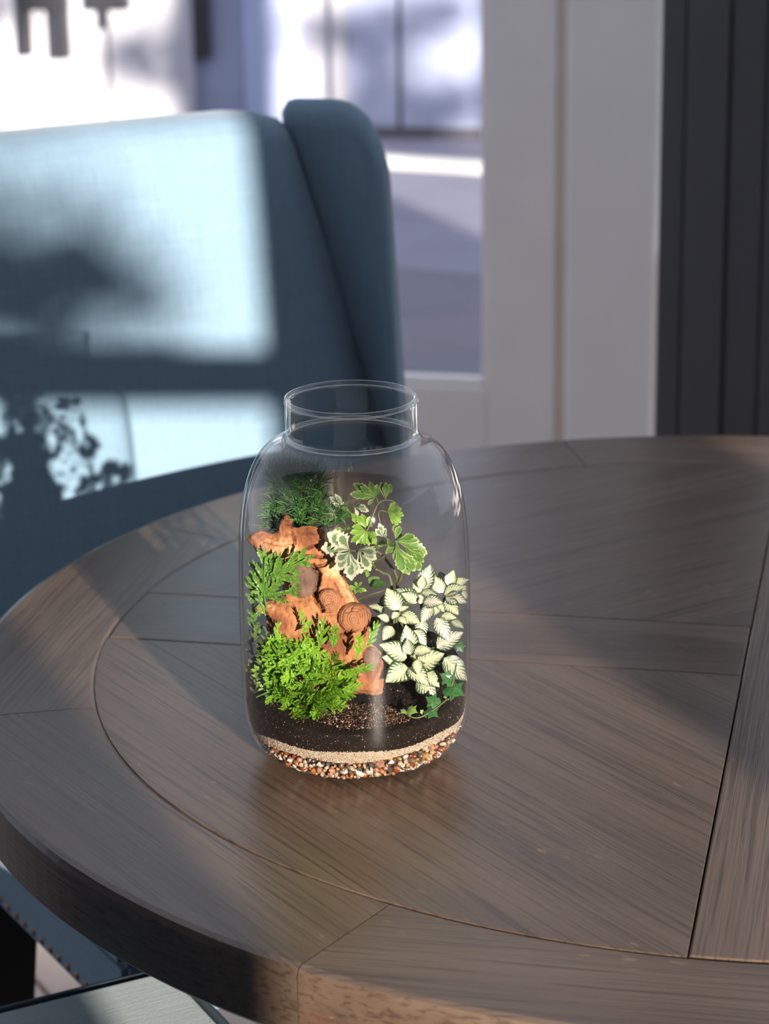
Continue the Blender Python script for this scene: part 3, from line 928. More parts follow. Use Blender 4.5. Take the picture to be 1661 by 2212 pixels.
for w, nn in zip(me.vertices, nrm):
    p = w.co.copy()
    u, v_ = to_px(p + JO)
    q = Vector((p.x * 160 + p.z * 70, p.y * 150, p.z * 60 - p.x * 40))
    d = 0.0009 * noise.noise(p * 60) + 0.0008 * noise.noise(q) + 0.0007 * noise.noise(q * 2.3) - 0.0005 * abs(noise.noise(q * 4.1)) + 0.0002 * noise.noise(p * 600)
    tn = 0.5; kk = -1
    if nn.y < 0.25:
        for i, (ku, kv, ru, rv, hh) in enumerate(KNOTS):
            rho = math.sqrt(((u - ku) / ru) ** 2 + ((v_ - kv) / rv) ** 2)
            if rho < 1.0: d += hh * (1 - rho ** 5) ; kk = i if rho < 0.97 else -1
            elif rho < 1.25: d -= 0.0014 * (1 - (rho - 1) / 0.25)
        for pl_, wd, dp in SLITS:
            ds = min(seg2(u, v_, a_, b_) for a_, b_ in zip(pl_, pl_[1:]))
            if ds < wd: d -= dp * (1 - ds / wd) ** 0.6; tn = min(tn, 0.2)
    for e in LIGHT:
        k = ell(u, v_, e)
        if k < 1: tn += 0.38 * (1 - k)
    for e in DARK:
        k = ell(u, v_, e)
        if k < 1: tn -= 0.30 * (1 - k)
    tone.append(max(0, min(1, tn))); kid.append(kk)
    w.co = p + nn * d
    rr = math.hypot(w.co.x, w.co.y); lim = r_in(w.co.z) - 0.001
    if rr > lim: w.co.x *= lim / rr; w.co.y *= lim / rr
dw = empty('driftwood', (JX, JY, JZ))
tag(dw, 'gnarled orange brown driftwood piece with round knots standing in the jar', 'driftwood')
co_ = [w.co.copy() for w in me.vertices]
faces = [[], [], [], [], []]
for p in me.polygons:
    ks = {kid[i] for i in p.vertices}
    faces[(ks.pop() + 1) if len(ks) == 1 else 0].append(tuple(p.vertices))
bpy.data.meshes.remove(me)
for gi, fs in enumerate(faces):
    idx = sorted({i for f_ in fs for i in f_}); mp = {i: k for k, i in enumerate(idx)}
    org = Vector((0, 0, 0)) if gi == 0 else jl(KNOTS[gi - 1][0], KNOTS[gi - 1][1], -0.04)
    o = from_py('wood_body' if gi == 0 else 'knot', [co_[i] - org for i in idx], [tuple(mp[i] for i in f_) for f_ in fs], M['drift'] if gi == 0 else (M['knot'] if gi in (2, 3) else M['knotdark']), dw, True)
    o.location = org
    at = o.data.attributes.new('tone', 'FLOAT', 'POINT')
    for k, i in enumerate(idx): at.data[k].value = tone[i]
    if gi and not fs: bpy.data.objects.remove(o)

# ------------------------------------------------------------------ leaves
def frame(B, T, nh):
    d = (T - B); L = d.length; d.normalize()
    n = nh - d * nh.dot(d); n.normalize()
    s = d.cross(n)
    return d, s, n, L
TOCAM = Vector((0, -0.87, 0.5))
def place_leaf(name, me, B, T, nh, parent, width=1.0):
    # leaf meshes lie along +Y (length 1), face +Z
    d, s, n, L = frame(B, T, nh)
    o = link(name, me, parent)
    m_ = Matrix(((s.x, d.x, n.x), (s.y, d.y, n.y), (s.z, d.z, n.z)))
    o.rotation_euler = m_.to_euler()
    o.scale = (L * width, L, L)
    o.location = B
    return o
def ovate_mesh(name, mat, curl=0.18, ratio=0.62, fold=0.16, wav=0.02, seed=0):
    nv, nu = 12, 8
    v, f, uv = [], [], []
    for j in range(nv + 1):
        t = j / nv
        w = ratio / 2 * (math.sin(math.pi * t ** 0.82) ** 0.85 if 0 < t < 1 else 0.0) * (1.08 - 0.25 * t)
        for i in range(nu + 1):
            x = i / nu * 2 - 1
            z = fold * w * abs(x) ** 1.4 * 1.6 - curl * (t - 0.25) ** 2 + wav * math.sin(t * 16 + x * 3 + seed) * abs(x)
            v.append((x * max(w, 0.004), t, z)); uv.append((x * 0.5 + 0.5, t))
    for j in range(nv):
        for i in range(nu):
            a_ = j * (nu + 1) + i; f.append((a_, a_ + 1, a_ + nu + 2, a_ + nu + 1))
    me = bpy.data.meshes.new(name); me.from_pydata(v, [], f)
    l = me.uv_layers.new(name='UVMap')
    for lp in me.loops: l.data[lp.index].uv = uv[lp.vertex_index]
    for p in me.polygons: p.use_smooth = True
    me.materials.append(mat)
    return me
# nerve plant: cream leaves netted in green
def nerve_material(name, white, greenness):
    m = N(name)
    uvn = m.n('ShaderNodeUVMap').outputs[0]
    sp = m.n('ShaderNodeSeparateXYZ'); m.l(uvn, sp.inputs[0])
    ax = m.math('ABSOLUTE', m.math('MULTIPLY_ADD', sp.outputs[0], 2, -1))
    nz = m.noise(m.map(uvn, (9, 14, 1)), 1.0, 3, 0.6)
    wv = m.math('ADD', m.math('SUBTRACT', m.math('MULTIPLY', sp.outputs[1], 8.0), m.math('MULTIPLY', ax, 2.6)), m.math('MULTIPLY', nz, 0.9))
    st = m.math('ABSOLUTE', m.math('MULTIPLY_ADD', m.math('FRACT', wv), 2, -1))          # 0 mid-cell, 1 on a vein
    cross = m.noise(m.map(uvn, (16, 7, 1)), 1.0, 2, 0.5)
    g_ = m.math('ADD', m.math('MULTIPLY', m.math('SUBTRACT', 1.0, st), 0.75), m.math('MULTIPLY', ax, 0.62))
    g_ = m.math('ADD', g_, m.math('MULTIPLY', cross, 0.62))
    k = m.ramp(g_, [(1.28 / 2 - greenness, (0, 0, 0)), (1.40 / 2 - greenness, (1, 1, 1))])
    g2 = m.math('MULTIPLY', g_, 0.5)
    k = m.ramp(g2, [(0.60 - greenness, (0, 0, 0)), (0.66 - greenness, (1, 1, 1))])
    edge = m.ramp(ax, [(0.80, (0, 0, 0)), (0.90, (1, 1, 1))])
    mid = m.ramp(ax, [(0.02, (1, 1, 1)), (0.07, (0, 0, 0))])
    k = m.math('MAXIMUM', k, edge)
    k = m.math('MULTIPLY', k, m.math('SUBTRACT', 1.0, mid))
    col = m.mix(k, white, (0.020, 0.045, 0.016))
    m.set(); leaf_shader(m, col, 0.42, 0.22, 0.4)
    return m.m
NM = [nerve_material('cream nerve leaf', (0.44, 0.45, 0.29), 0.035), nerve_material('white nerve leaf', (0.44, 0.41, 0.34), 0.06), nerve_material('green netted nerve leaf', (0.30, 0.305, 0.21), 0.105)]
NMESH = [[ovate_mesh('leaf', mt, 0.16 + 0.1 * i, 0.62 + 0.05 * (i % 2), 0.2 - 0.06 * i, 0.012, i) for i in range(3)] for mt in NM]
M['nervestem'] = green_leaf('nerve plant stem', (0.06, 0.08, 0.03), (0.12, 0.14, 0.055))
def c3(x, y): return 780 + x / 4.915, 1150 + y / 4.915
np_root = empty('nerve_plant', jp(905, 1450, 0.0))
tag(np_root, 'white veined nerve plant with cream and green leaves in the jar', 'plant')
npi = np_root.location.copy()
def ros(center, dyc, leaves, root_uv, root_dy):
    cu, cv = c3(*center)
    top = jp(cu, cv, dyc) - npi
    rt = jp(*c3(*root_uv), root_dy) - npi
    st = tube('stem', spline([rt, rt.lerp(top, 0.5) + Vector((0.002, 0.001, -0.002)), top], 8), 0.0011, M['nervestem'], np_root, 6)
    for bx, by_, tx, ty, dyb, dyt, kd, ups in leaves:
        B = jp(*c3(bx, by_), dyb) - npi; T = jp(*c3(tx, ty), dyt) - npi
        nh = Vector((random.uniform(-.15, .15), -0.75, ups))
        place_leaf('leaf', NMESH[kd][random.randrange(3)], B, T, nh, st, random.uniform(1.1, 1.3))
ros((530, 1300), -.030, [
    (490, 1330, 235, 1175, -.030, -.036, 0, .9), (420, 1400, 238, 1320, -.03, -.038, 0, .7), (515, 1430, 272, 1566, -.034, -.05, 0, .9), (540, 1260, 475, 985, -.026, -.022, 0, .4),
    (520, 1300, 490, 1130, -.032, -.03, 2, .4), (560, 1275, 755, 1235, -.034, -.036, 0, 1.0), (540, 1340, 838, 1255, -.030, -.032, 0, .9), (590, 1420, 870, 1285, -.034, -.04, 0, .6), (510, 1430, 705, 1590, -.036, -.052, 0, .8),
    (670, 1480, 822, 1620, -.034, -.046, 0, .7), (600, 1560, 795, 1750, -.036, -.046, 2, .5), (590, 1350, 612, 1505, -.040, -.050, 0, .6)], (560, 1600), -.02)
ros((400, 840), -.006, [
    (395, 825, 275, 590, -.006, .0, 0, .5), (395, 850, 328, 910, -.008, -.014, 0, .8), (420, 880, 620, 945, -.008, -.016, 0, .9), (405, 835, 505, 785, -.006, -.004, 0, .9),
    (250, 830, 95, 770, .008, .006, 2, .8), (255, 800, 265, 640, .01, .016, 2, .4), (300, 930, 190, 880, -.012, -.016, 0, .8), (330, 1000, 235, 1140, -.014, -.024, 0, .6), (400, 900, 480, 960, -.012, -.018, 0, .7)], (420, 1200), .0)
ros((630, 640), .004, [
    (625, 640, 565, 485, .004, .010, 0, .5), (640, 610, 735, 350, .006, .014, 1, .4), (640, 600, 650, 450, .002, .006, 0, .5), (590, 745, 378, 590, .0, .004, 2, .8), (600, 745, 430, 640, -.002, .0, 0, .9),
    (665, 740, 858, 735, .0, -.006, 1, .8), (745, 775, 640, 955, -.004, -.014, 1, .6), (640, 640, 800, 650, .004, .002, 2, .9), (625, 760, 640, 690, -.004, -.004, 0, .6), (610, 740, 655, 640, .0, .004, 0, .5), (690, 600, 740, 330, .02, .028, 2, .4)], (600, 1100), .01)
ros((880, 670), .010, [
    (925, 570, 985, 400, .012, .016, 0, .4), (990, 560, 1130, 495, .012, .012, 0, .8), (880, 660, 1092, 570, .010, .006, 0, 1.0), (900, 690, 1118, 735, .006, -.002, 1, .8), (895, 720, 1030, 865, .004, -.008, 0, .6),
    (870, 640, 755, 455, .012, .016, 0, .6), (900, 590, 830, 410, .022, .028, 2, .4), (880, 640, 910, 480, .024, .028, 2, .4), (1080, 620, 1118, 700, .008, .002, 1, .6), (820, 760, 880, 835, .0, -.006, 0, .6), (830, 790, 745, 880, -.002, -.008, 0, .8)], (820, 1100), .015)
ros((840, 900), -.004, [
    (800, 905, 935, 1135, -.004, -.016, 1, .7), (850, 890, 1005, 895, -.002, -.006, 0, .9), (640, 930, 650, 1115, -.006, -.016, 1, .5), (800, 1225, 1070, 1045, -.012, -.010, 1, .9), (960, 945, 1090, 1010, .002, -.002, 2, .8), (600, 1060, 650, 1190, -.012, -.020, 0, .5),
    (560, 1040, 690, 1200, -.014, -.022, 1, .6)], (760, 1230), .0)
ros((870, 1330), -.006, [(870, 1335, 1142, 1565, -.008, -.012, 2, .6), (1070, 640, 1105, 560, .01, .012, 0, .4)], (820, 1400), -.005)

# ming aralia: lobed leaves with pale margins
def aralia_material(name, green, rim, wid):
    m = N(name)
    uvn = m.n('ShaderNodeUVMap').outputs[0]
    sp = m.n('ShaderNodeSeparateXYZ'); m.l(uvn, sp.inputs[0])
    nz = m.noise(m.coord(), 2.2, 3)
    k = m.math('ADD', sp.outputs[0], m.math('MULTIPLY_ADD', nz, 0.5, -0.25))
    gcol = m.mix(m.noise(m.coord(), 4, 2), tuple(x * 0.75 for x in green), tuple(x * 1.25 for x in green))
    col = m.mix(m.ramp(k, [(1 - wid - 0.05, (0, 0, 0)), (1 - wid + 0.05, (1, 1, 1))]), gcol, rim)
    leaf_shader(m, col, 0.4, 0.3, 0.4)
    return m.m
AM = [aralia_material('green aralia leaf with lime margin', (0.075, 0.15, 0.03), (0.26, 0.30, 0.09), 0.26),
      aralia_material('cream variegated aralia leaf', (0.10, 0.14, 0.07), (0.34, 0.33, 0.235), 0.56),
      aralia_material('fresh lime aralia leaf', (0.12, 0.22, 0.026), (0.24, 0.31, 0.065), 0.24)]
def lobe_geo(v, f, uv, B, T, nh, wr, teeth=3, seed=0):
    d, s, n, L = frame(B, T, nh)
    rnd = random.Random(seed)
    prof = [(0.0, 0.05), (0.18, 0.16), (0.38, 0.36), (0.52, 0.66), (0.60, 0.95), (0.64, 0.70), (0.74, 0.92), (0.78, 0.60), (0.87, 0.66), (0.91, 0.34), (0.95, 0.30), (1.0, 0.04)]
    b = len(v); nu = 6
    for k, (t, w) in enumerate(prof):
        for i in range(nu + 1):
            x = i / nu * 2 - 1
            ww = w * wr * L * 0.5 * (1 + 0.14 * rnd.uniform(-1, 1) * (abs(x) > 0.9))
            p = B + d * (t * L) + s * (x * ww) + n * (0.10 * L * (abs(x) ** 1.3) * w * wr - 0.22 * L * (t - 0.3) ** 2 + 0.02 * L * math.sin(7 * t + seed))
            v.append(p)
            uv.append((max(abs(x) ** 1.2, ((t - 0.55) / 0.45) ** 1.5 if t > 0.55 else 0) if t > 0.12 else 0.0, t))
    for k in range(len(prof) - 1):
        for i in range(nu):
            a_ = b + k * (nu + 1) + i; f.append((a_, a_ + 1, a_ + nu + 2, a_ + nu + 1))
def c4(x, y): return 680 + x / 6.39, 1020 + y / 6.39
ar = empty('aralia', jp(850, 1460, 0.02))
tag(ar, 'variegated aralia with lobed pale edged leaves behind the driftwood', 'plant')
ari = ar.location.copy()
M['arstem'] = green_leaf('aralia stem', (0.06, 0.055, 0.025), (0.14, 0.15, 0.065), 200)
def aleaf(base, dyb, tips, dyt, kd, wr, ups=0.6):
    v, f, uv = [], [], []
    B = jp(*c4(*base), dyb) - ari
    for i, (tx, ty) in enumerate(tips):
        T = jp(*c4(tx, ty), dyt + random.uniform(-.004, .004)) - ari
        lobe_geo(v, f, uv, B, T, Vector((random.uniform(-.2, .2), -0.8, ups + random.uniform(-.2, .2))), wr, 3, i + int(base[0]))
    return from_py('leaf', v, f, AM[kd], ar, True, uv)
aleaf((485, 1075), -.020, [(105, 1045), (205, 850), (330, 860)], -.030, 1, 0.62)
aleaf((480, 1095), -.022, [(300, 1220), (310, 1340), (500, 1478), (590, 1400), (440, 1330)], -.036, 1, 0.50)
aleaf((600, 1075), -.020, [(760, 1345), (640, 1390), (845, 1190), (830, 1100), (760, 1060)], -.030, 1, 0.50)
aleaf((720, 815), -.004, [(505, 830), (495, 955), (575, 1010), (660, 1020), (750, 1010), (845, 950), (850, 870), (545, 740)], -.012, 2, 0.42)
aleaf((720, 800), .0, [(580, 600), (650, 570), (760, 610), (790, 690), (600, 690)], .006, 2, 0.5)
aleaf((840, 345), .006, [(545, 150), (500, 290), (610, 340), (640, 200), (760, 140), (860, 170), (895, 240), (735, 440)], .002, 0, 0.42)
aleaf((972, 385), .006, [(920, 140), (1045, 165), (985, 150)], .006, 0, 0.46)
aleaf((1000, 552), .006, [(1105, 420), (1185, 500), (1215, 590), (1185, 690), (1110, 640), (1150, 720)], .0, 2, 0.5)
aleaf((1110, 935), .0, [(1130, 705), (1205, 840), (1170, 740)], .004, 0, 0.55)
aleaf((1125, 950), -.004, [(1370, 870), (1450, 945), (1390, 1010), (1560, 1110), (1440, 1080)], -.004, 0, 0.48)
aleaf((1120, 1010), -.010, [(985, 1110), (1030, 1000), (1030, 940), (1215, 1360), (1300, 1410), (1385, 1355), (1120, 1230)], -.022, 0, 0.46)
aleaf((1250, 1050), -.006, [(1460, 1345), (1500, 1230), (1520, 1150), (1400, 1260)], -.014, 0, 0.5)
aleaf((950, 910), -.004, [(845, 790), (890, 710), (975, 770), (985, 850), (880, 1030)], -.006, 1, 0.5)
aleaf((545, 480), .008, [(740, 530), (700, 470), (620, 440), (600, 600)], .004, 1, 0.46)
aleaf((420, 800), -.006, [(300, 780), (340, 880), (420, 770), (500, 760)], -.010, 0, 0.5)
aleaf((420, 500), .0, [(210, 330), (280, 300), (350, 360), (440, 420), (250, 430), (330, 540)], .002, 1, 0.34)
aleaf((500, 560), .0, [(380, 470), (430, 600), (560, 700), (600, 640)], .002, 2, 0.4)
aleaf((660, 760), .004, [(600, 640), (690, 590), (760, 680), (560, 680), (700, 660)], .008, 0, 0.44)
aleaf((860, 1010), -.008, [(800, 930), (880, 1050), (950, 1010), (780, 1060)], -.012, 2, 0.5)
aleaf((1010, 1000), -.006, [(980, 930), (930, 1000), (1050, 930), (900, 960)], -.012, 0, 0.5)
aleaf((1200, 1000), -.002, [(1330, 930), (1410, 900), (1310, 1010), (1280, 900)], .0, 0, 0.5)
aleaf((735, 1330), -.004, [(640, 1370), (720, 1440), (820, 1300), (800, 1250)], -.010, 2, 0.5)
aleaf((590, 1590), -.002, [(470, 1600), (560, 1520), (650, 1520), (710, 1640), (560, 1660), (640, 1650)], -.008, 2, 0.45)
def astem(pts, r0=0.0010, r1=0.0006):
    P = spline([jp(*c4(x, y), d) - ari for x, y, d in pts], 14)
    tube('stem', P, [r0 + (r1 - r0) * i / 14 for i in range(15)], M['arstem'], ar, 6)
ROOT = (1130, 2750, .022)
astem([ROOT, (1130, 1900, .02), (1130, 1450, .012), (960, 1180, .0), (850, 1090, -.006)], .0016, .0009)
astem([(1140, 1560, .014), (1200, 1400, .008), (1190, 1150, .0), (1110, 940, -.004)], .0013, .0008)
astem([ROOT, (1060, 1560, .02), (930, 1390, .006), (840, 1340, -.004)], .0013, .0008)
astem([(850, 1220, -.004), (960, 1150, -.006), (1110, 1040, -.008)], .0008, .0006)
astem([(850, 1240, .0), (640, 1110, -.012), (490, 1080, -.02)], .0009, .0006); astem([(850, 1100, .0), (770, 960, -.002), (722, 810, -.003)], .0008, .0005)
astem([(722, 810, -.003), (800, 600, .004), (880, 430, .006), (985, 385, .006), (1100, 405, .006)], .0006, .0004); astem([(880, 430, .006), (845, 345, .006)], .0005, .0004)
astem([(950, 910, -.004), (880, 560, .0), (1000, 550, .006)], .0005, .0004); astem([(722, 810, -.003), (560, 620, .008), (540, 480, .008), (520, 360, .008)], .0005, .0003)
astem([(370, 1500, .0), (375, 1350, -.004), (420, 1200, -.012), (480, 1090, -.02)], .0008, .0006)
# small round creeping leaves between wood and nerve plant
cf = empty('creeping_fig', jp(*c4(860, 1640), .0))
tag(cf, 'small creeping stem with two round green leaves beside the driftwood', 'plant')
cfi = cf.location.copy()
FIG = [ovate_mesh('leaf', green_leaf('fresh fig leaf', (0.10, 0.16, 0.045), (0.15, 0.21, 0.08)), 0.1, 0.8), ovate_mesh('leaf', green_leaf('dark fig leaf', (0.03, 0.075, 0.02), (0.06, 0.13, 0.035)), 0.1, 0.62)]
for bx, by_, tx, ty, d, k in ((755, 1570, 890, 1450, .002, 0), (790, 1570, 975, 1530, -.004, 1), (560, 1800, 660, 1900, .004, 1), (430, 1750, 540, 1780, .008, 1)):
    B = jp(*c4(bx, by_), d) - cfi; T = jp(*c4(tx, ty), d - .004) - cfi
    place_leaf('leaf', FIG[k], B, T, Vector((0.1, -0.8, 0.6)), cf, 1.0)
tube('stem', spline([jp(*c4(x, y), d) - cfi for x, y, d in ((520, 1790, .004), (640, 1740, .002), (760, 1690, .0), (900, 1650, .0), (1010, 1610, .004))], 10), 0.0005, M['arstem'], cf, 5)

# ivy
def ivy_mesh(name, mat):
    o = [(0, 0), (0.20, -0.10), (0.36, -0.02), (0.48, 0.22), (0.36, 0.38), (0.62, 0.60), (0.30, 0.66), (0.16, 0.80), (0.0, 1.06)]
    pts = o + [(-x, y) for x, y in o[-2:0:-1]]
    v = [(0.0, 0.38, 0.03)]
    for k in (0.55, 1.0):
        for x, y in pts: v.append((x * k, 0.38 + (y - 0.38) * k, 0.05 * abs(x * k) - 0.10 * (k * k) * abs(y - 0.38) - 0.04 * k))
    n = len(pts); f = []
    for i in range(n):
        j = (i + 1) % n
        f.append((0, 1 + i, 1 + j)); f.append((1 + i, 1 + n + i, 1 + n + j, 1 + j))
    me = bpy.data.meshes.new(name); me.from_pydata(v, [], f); me.materials.append(mat)
    for p in me.polygons: p.use_smooth = True; 
    return me
def ivy_mat(name, a, b):
    m = N(name)
    co = m.coord()
    vn = m.n('ShaderNodeTexVoronoi', feature='DISTANCE_TO_EDGE'); m.l(co, vn.inputs['Vector']); vn.inputs['Scale'].default_value = 3.6
    col = m.mix(m.ramp(vn.outputs['Distance'], [(0.0, (0.5, 0.5, 0.5)), (0.07, (0, 0, 0))]), m.mix(m.noise(co, 3, 3), a, b), tuple(min(1, x * 2.2) for x in b))
    return leaf_shader(m, col, 0.35, 0.2, 0.5)
IVD = ivy_mesh('leaf', ivy_mat('dark ivy leaf', (0.015, 0.055, 0.014), (0.028, 0.085, 0.022)))
IVL = ivy_mesh('leaf', ivy_mat('young ivy leaf', (0.10, 0.18, 0.03), (0.16, 0.24, 0.06)))
iv = empty('ivy', jp(*c3(940, 1730), -.03))
tag(iv, 'small trailing ivy with dark lobed leaves creeping over the soil', 'plant')
ivi = iv.location.copy()
for bx, by_, tx, ty, d0, d1_, me_ in ((975, 1590, 845, 1500, -.046, -.046, IVD), (905, 1640, 1090, 1720, -.048, -.056, IVD), (820, 1830, 690, 1745, -.058, -.056, IVD), (700, 1880, 815, 1950, -.06, -.066, IVD), (490, 1880, 590, 1905, -.060, -.066, IVL),
                                      (475, 1890, 428, 1915, -.060, -.064, IVL), (660, 1920, 630, 1885, -.060, -.060, IVL), (930, 1755, 880, 1745, -.050, -.052, IVL), (1030, 1180, 1085, 1270, -.006, -.008, IVD), (900, 1560, 920, 1470, -.046, -.044, IVD)):
    B = jp(*c3(bx, by_), d0) - ivi; T = jp(*c3(tx, ty), d1_) - ivi
    place_leaf('leaf', me_, B, T, Vector((random.uniform(-.2, .2), -0.7, 0.75)), iv, 1.0)
tube('vine', spline([jp(*c3(x, y), d) - ivi for x, y, d in ((455, 1915, -.060), (520, 1955, -.063), (600, 1970, -.064), (700, 1930, -.063), (790, 1870, -.060), (880, 1800, -.055), (935, 1740, -.051), (960, 1640, -.048), (980, 1560, -.044), (1010, 1400, -.03))], 30), 0.00055, green_leaf('ivy vine', (0.10, 0.11, 0.04), (0.22, 0.24, 0.09)), iv, 6)

# spikemoss fronds (length 1 along +Y)
def frond_mesh(seed, mat, n_side=4, dens=1.0):
    rnd = random.Random(seed); v, f = [], []
    def leaf(p, d, L, w, n):
        s = d.cross(n).normalized(); b = len(v)
        v.extend([p, p + d * L * 0.45 + s * w + n * L * 0.12, p + d * L, p + d * L * 0.45 - s * w + n * L * 0.12]); f.extend([(b, b + 1, b + 2), (b, b + 2, b + 3)])
    def twig(p, d, L, n, step, ls):
        tube_p = [p, p + d * L * 0.5 - n * L * 0.03, p + d * L - n * L * 0.12]
        tube_geo(tube_p, [0.011, 0.008, 0.004], 3, v, f)
        k = max(3, int(L / step))
        for i in range(k + 1):
            t = (i + 0.5) / (k + 1)
            q = p + d * L * t - n * L * 0.12 * t * t
            s = d.cross(n).normalized()
            for sg in (-1, 1):
                dd = (d * 0.75 + s * sg * rnd.uniform(0.75, 1.05) + n * rnd.uniform(-0.05, 0.3)).normalized()
                leaf(q, dd, ls * (1 - 0.35 * t) * rnd.uniform(.85, 1.15), ls * 0.46, (n + Vector((rnd.uniform(-.3, .3), rnd.uniform(-.3, .3), 0))).normalized())
        leaf(p + d * L - n * L * 0.12, d, ls * 0.8, ls * 0.3, n)
    Z = Vector((0, 0, 1)); Y = Vector((0, 1, 0))
    twig(Vector((0, 0, 0)), Y, 1.0, Z, 0.072 / dens, 0.125)
    for i in range(n_side):
        t = 0.15 + 0.6 * i / max(1, n_side - 1)
        for sg in (-1, 1):
            if rnd.random() < 0.15: continue
            a_ = R(rnd.uniform(38, 58)) * sg
            dd = Vector((math.sin(a_), math.cos(a_), rnd.uniform(-.1, .25))).normalized()
            twig(Vector((0, t, -0.12 * t * t)), dd, (0.52 - 0.28 * t) * rnd.uniform(.8, 1.2), Z, 0.062 / dens, 0.115)
    me = bpy.data.meshes.new('frond'); me.from_pydata([tuple(p) for p in v], [], f); me.materials.append(mat)
    return me
M['moss'] = green_leaf('bright spikemoss green', (0.075, 0.185, 0.013), (0.23, 0.40, 0.034), 3.0, 0.35, 0.38)
M['moss2'] = green_leaf('mid spikemoss green', (0.06, 0.145, 0.02), (0.15, 0.29, 0.04), 3.0, 0.38, 0.35)
M['moss3'] = green_leaf('olive moss', (0.045, 0.06, 0.016), (0.09, 0.11, 0.032), 3.0, 0.5, 0.3)
FR = [frond_mesh(i, M['moss'], 3 + i % 3) for i in range(6)]
FR2 = [frond_mesh(20 + i, M['moss2'], 2 + i % 2, 0.95) for i in range(4)]
FR3 = [frond_mesh(30 + i, M['moss3'], 2) for i in range(2)]
sm = empty('spikemoss', jp(660, 1530, -.045))
tag(sm, 'bushy bright green spikemoss clump at the front foot of the driftwood', 'plant')
smi = sm.location.copy()
def frond(me, b, t, nh, parent, org, w=1.0):
    return place_leaf('frond', me, b - org, t - org, nh, parent, w)
rootp = jp(665, 1490, -.036)
rnd = random.Random(5)
tips = []
tr = 0
while len(tips) < 120 and tr < 9000:
    tr += 1
    u, v_ = rnd.uniform(545, 785), rnd.uniform(1335, 1552)
    e1 = ((u - 658) / 118) ** 2 + ((v_ - 1474) / 78) ** 2
    e2 = ((u - 625) / 60) ** 2 + ((v_ - 1405) / 48) ** 2
    if min(e1, e2) > 1 or (u > 690 and v_ < 1405) or (v_ > 1500 and abs(u - 665) > 100): continue
    if any(math.hypot(u - a_, v_ - b_) < 13.5 for a_, b_ in tips): continue
    tips.append((u, v_))
    h_ = (1552 - v_) / 215
    dy = -0.070 + 0.030 * h_ + 0.012 * abs(u - 655) / 118 + rnd.uniform(-.003, .003)
    lim = math.sqrt(max(1e-6, 0.0795 ** 2 - ((u - 771) * PX) ** 2))
    dy = max(dy, -lim + 0.003)
    T = jp(u, v_, dy)
    out = (T - rootp).normalized()
    dirn = (out * 0.9 + Vector((rnd.uniform(-.7, .7), rnd.uniform(-.5, .1), rnd.uniform(-.2, .8)))).normalized()
    L = rnd.uniform(0.011, 0.017)
    nh = Vector((rnd.uniform(-.5, .5), -0.9, 0.7 + rnd.uniform(-.3, .3)))
    frond(rnd.choice(FR), T - dirn * L, T, nh, sm, smi, rnd.uniform(.9, 1.15))
for i, (u, v_) in enumerate(tips[::6]):
    T = jp(u, v_ + 8, -.046)
    tube('runner', spline([rootp - smi + Vector((0, 0, -.006)), rootp.lerp(T, 0.5) - smi + Vector((0, 0, .004)), T - smi], 6), 0.0005, M['moss2'], sm, 5)
for (bu, bv, tu, tv, db, dt) in ((690, 1400, 700, 1338, -.052, -.054), (655, 1350, 650, 1318, -.05, -.05), (720, 1400, 722, 1352, -.054, -.055), (770, 1425, 775, 1372, -.058, -.06), (790, 1400, 815, 1345, -.055, -.05), (745, 1450, 805, 1440, -.056, -.06), (650, 1370, 672, 1340, -.052, -.05), (600, 1385, 600, 1345, -.046, -.046), (590, 1500, 575, 1520, -.05, -.056), (740, 1490, 782, 1480, -.06, -.066)):
    frond(rnd.choice(FR), jp(bu, bv, db), jp(tu, tv, dt), Vector((0, -0.9, .5)), sm, smi, 0.55)
sp_ = empty('spikemoss_sprig', jp(565, 1340, -.03))
tag(sp_, 'tall spikemoss sprig climbing at the left edge of the driftwood', 'plant')
spi = sp_.location.copy()
for (bu, bv, tu, tv, db, dt) in ((570, 1290, 573, 1194, -.030, -.034), (577, 1250, 603, 1200, -.033, -.036), (583, 1246, 667, 1204, -.036, -.046), (600, 1238, 636, 1200, -.038, -.042), (605, 1240, 641, 1247, -.038, -.046), (572, 1282, 608, 1252, -.032, -.038), (572, 1290, 643, 1273, -.032, -.046), (610, 1288, 622, 1302, -.04, -.046),
                                 (566, 1290, 542, 1240, -.028, -.026), (563, 1300, 556, 1330, -.028, -.03), (560, 1270, 548, 1215, -.024, -.022), (548, 1300, 540, 1245, -.018, -.018), (552, 1340, 543, 1290, -.02, -.02), (556, 1380, 545, 1330, -.02, -.02), (575, 1330, 560, 1290, -.03, -.03)):
    frond(rnd.choice(FR2), jp(bu, bv, db), jp(tu, tv, dt), Vector((0.1, -0.9, .45)), sp_, spi, 0.7 if abs(tv - bv) < 60 else 0.6)
tube('stem', spline([jp(u, v_, d) - spi for u, v_, d in ((585, 1345, -.03), (572, 1295, -.031), (570, 1260, -.032), (573, 1205, -.034))], 10), 0.0006, M['moss2'], sp_, 6)
tube('stem', spline([jp(u, v_, d) - spi for u, v_, d in ((572, 1290, -.031), (585, 1245, -.034), (620, 1228, -.04), (660, 1208, -.045))], 10), 0.0005, M['moss2'], sp_, 6)
ms = empty('moss_tuft', jp(560, 1420, -.02))
tag(ms, 'olive green moss tuft against the left glass of the jar', 'plant')
msi = ms.location.copy()
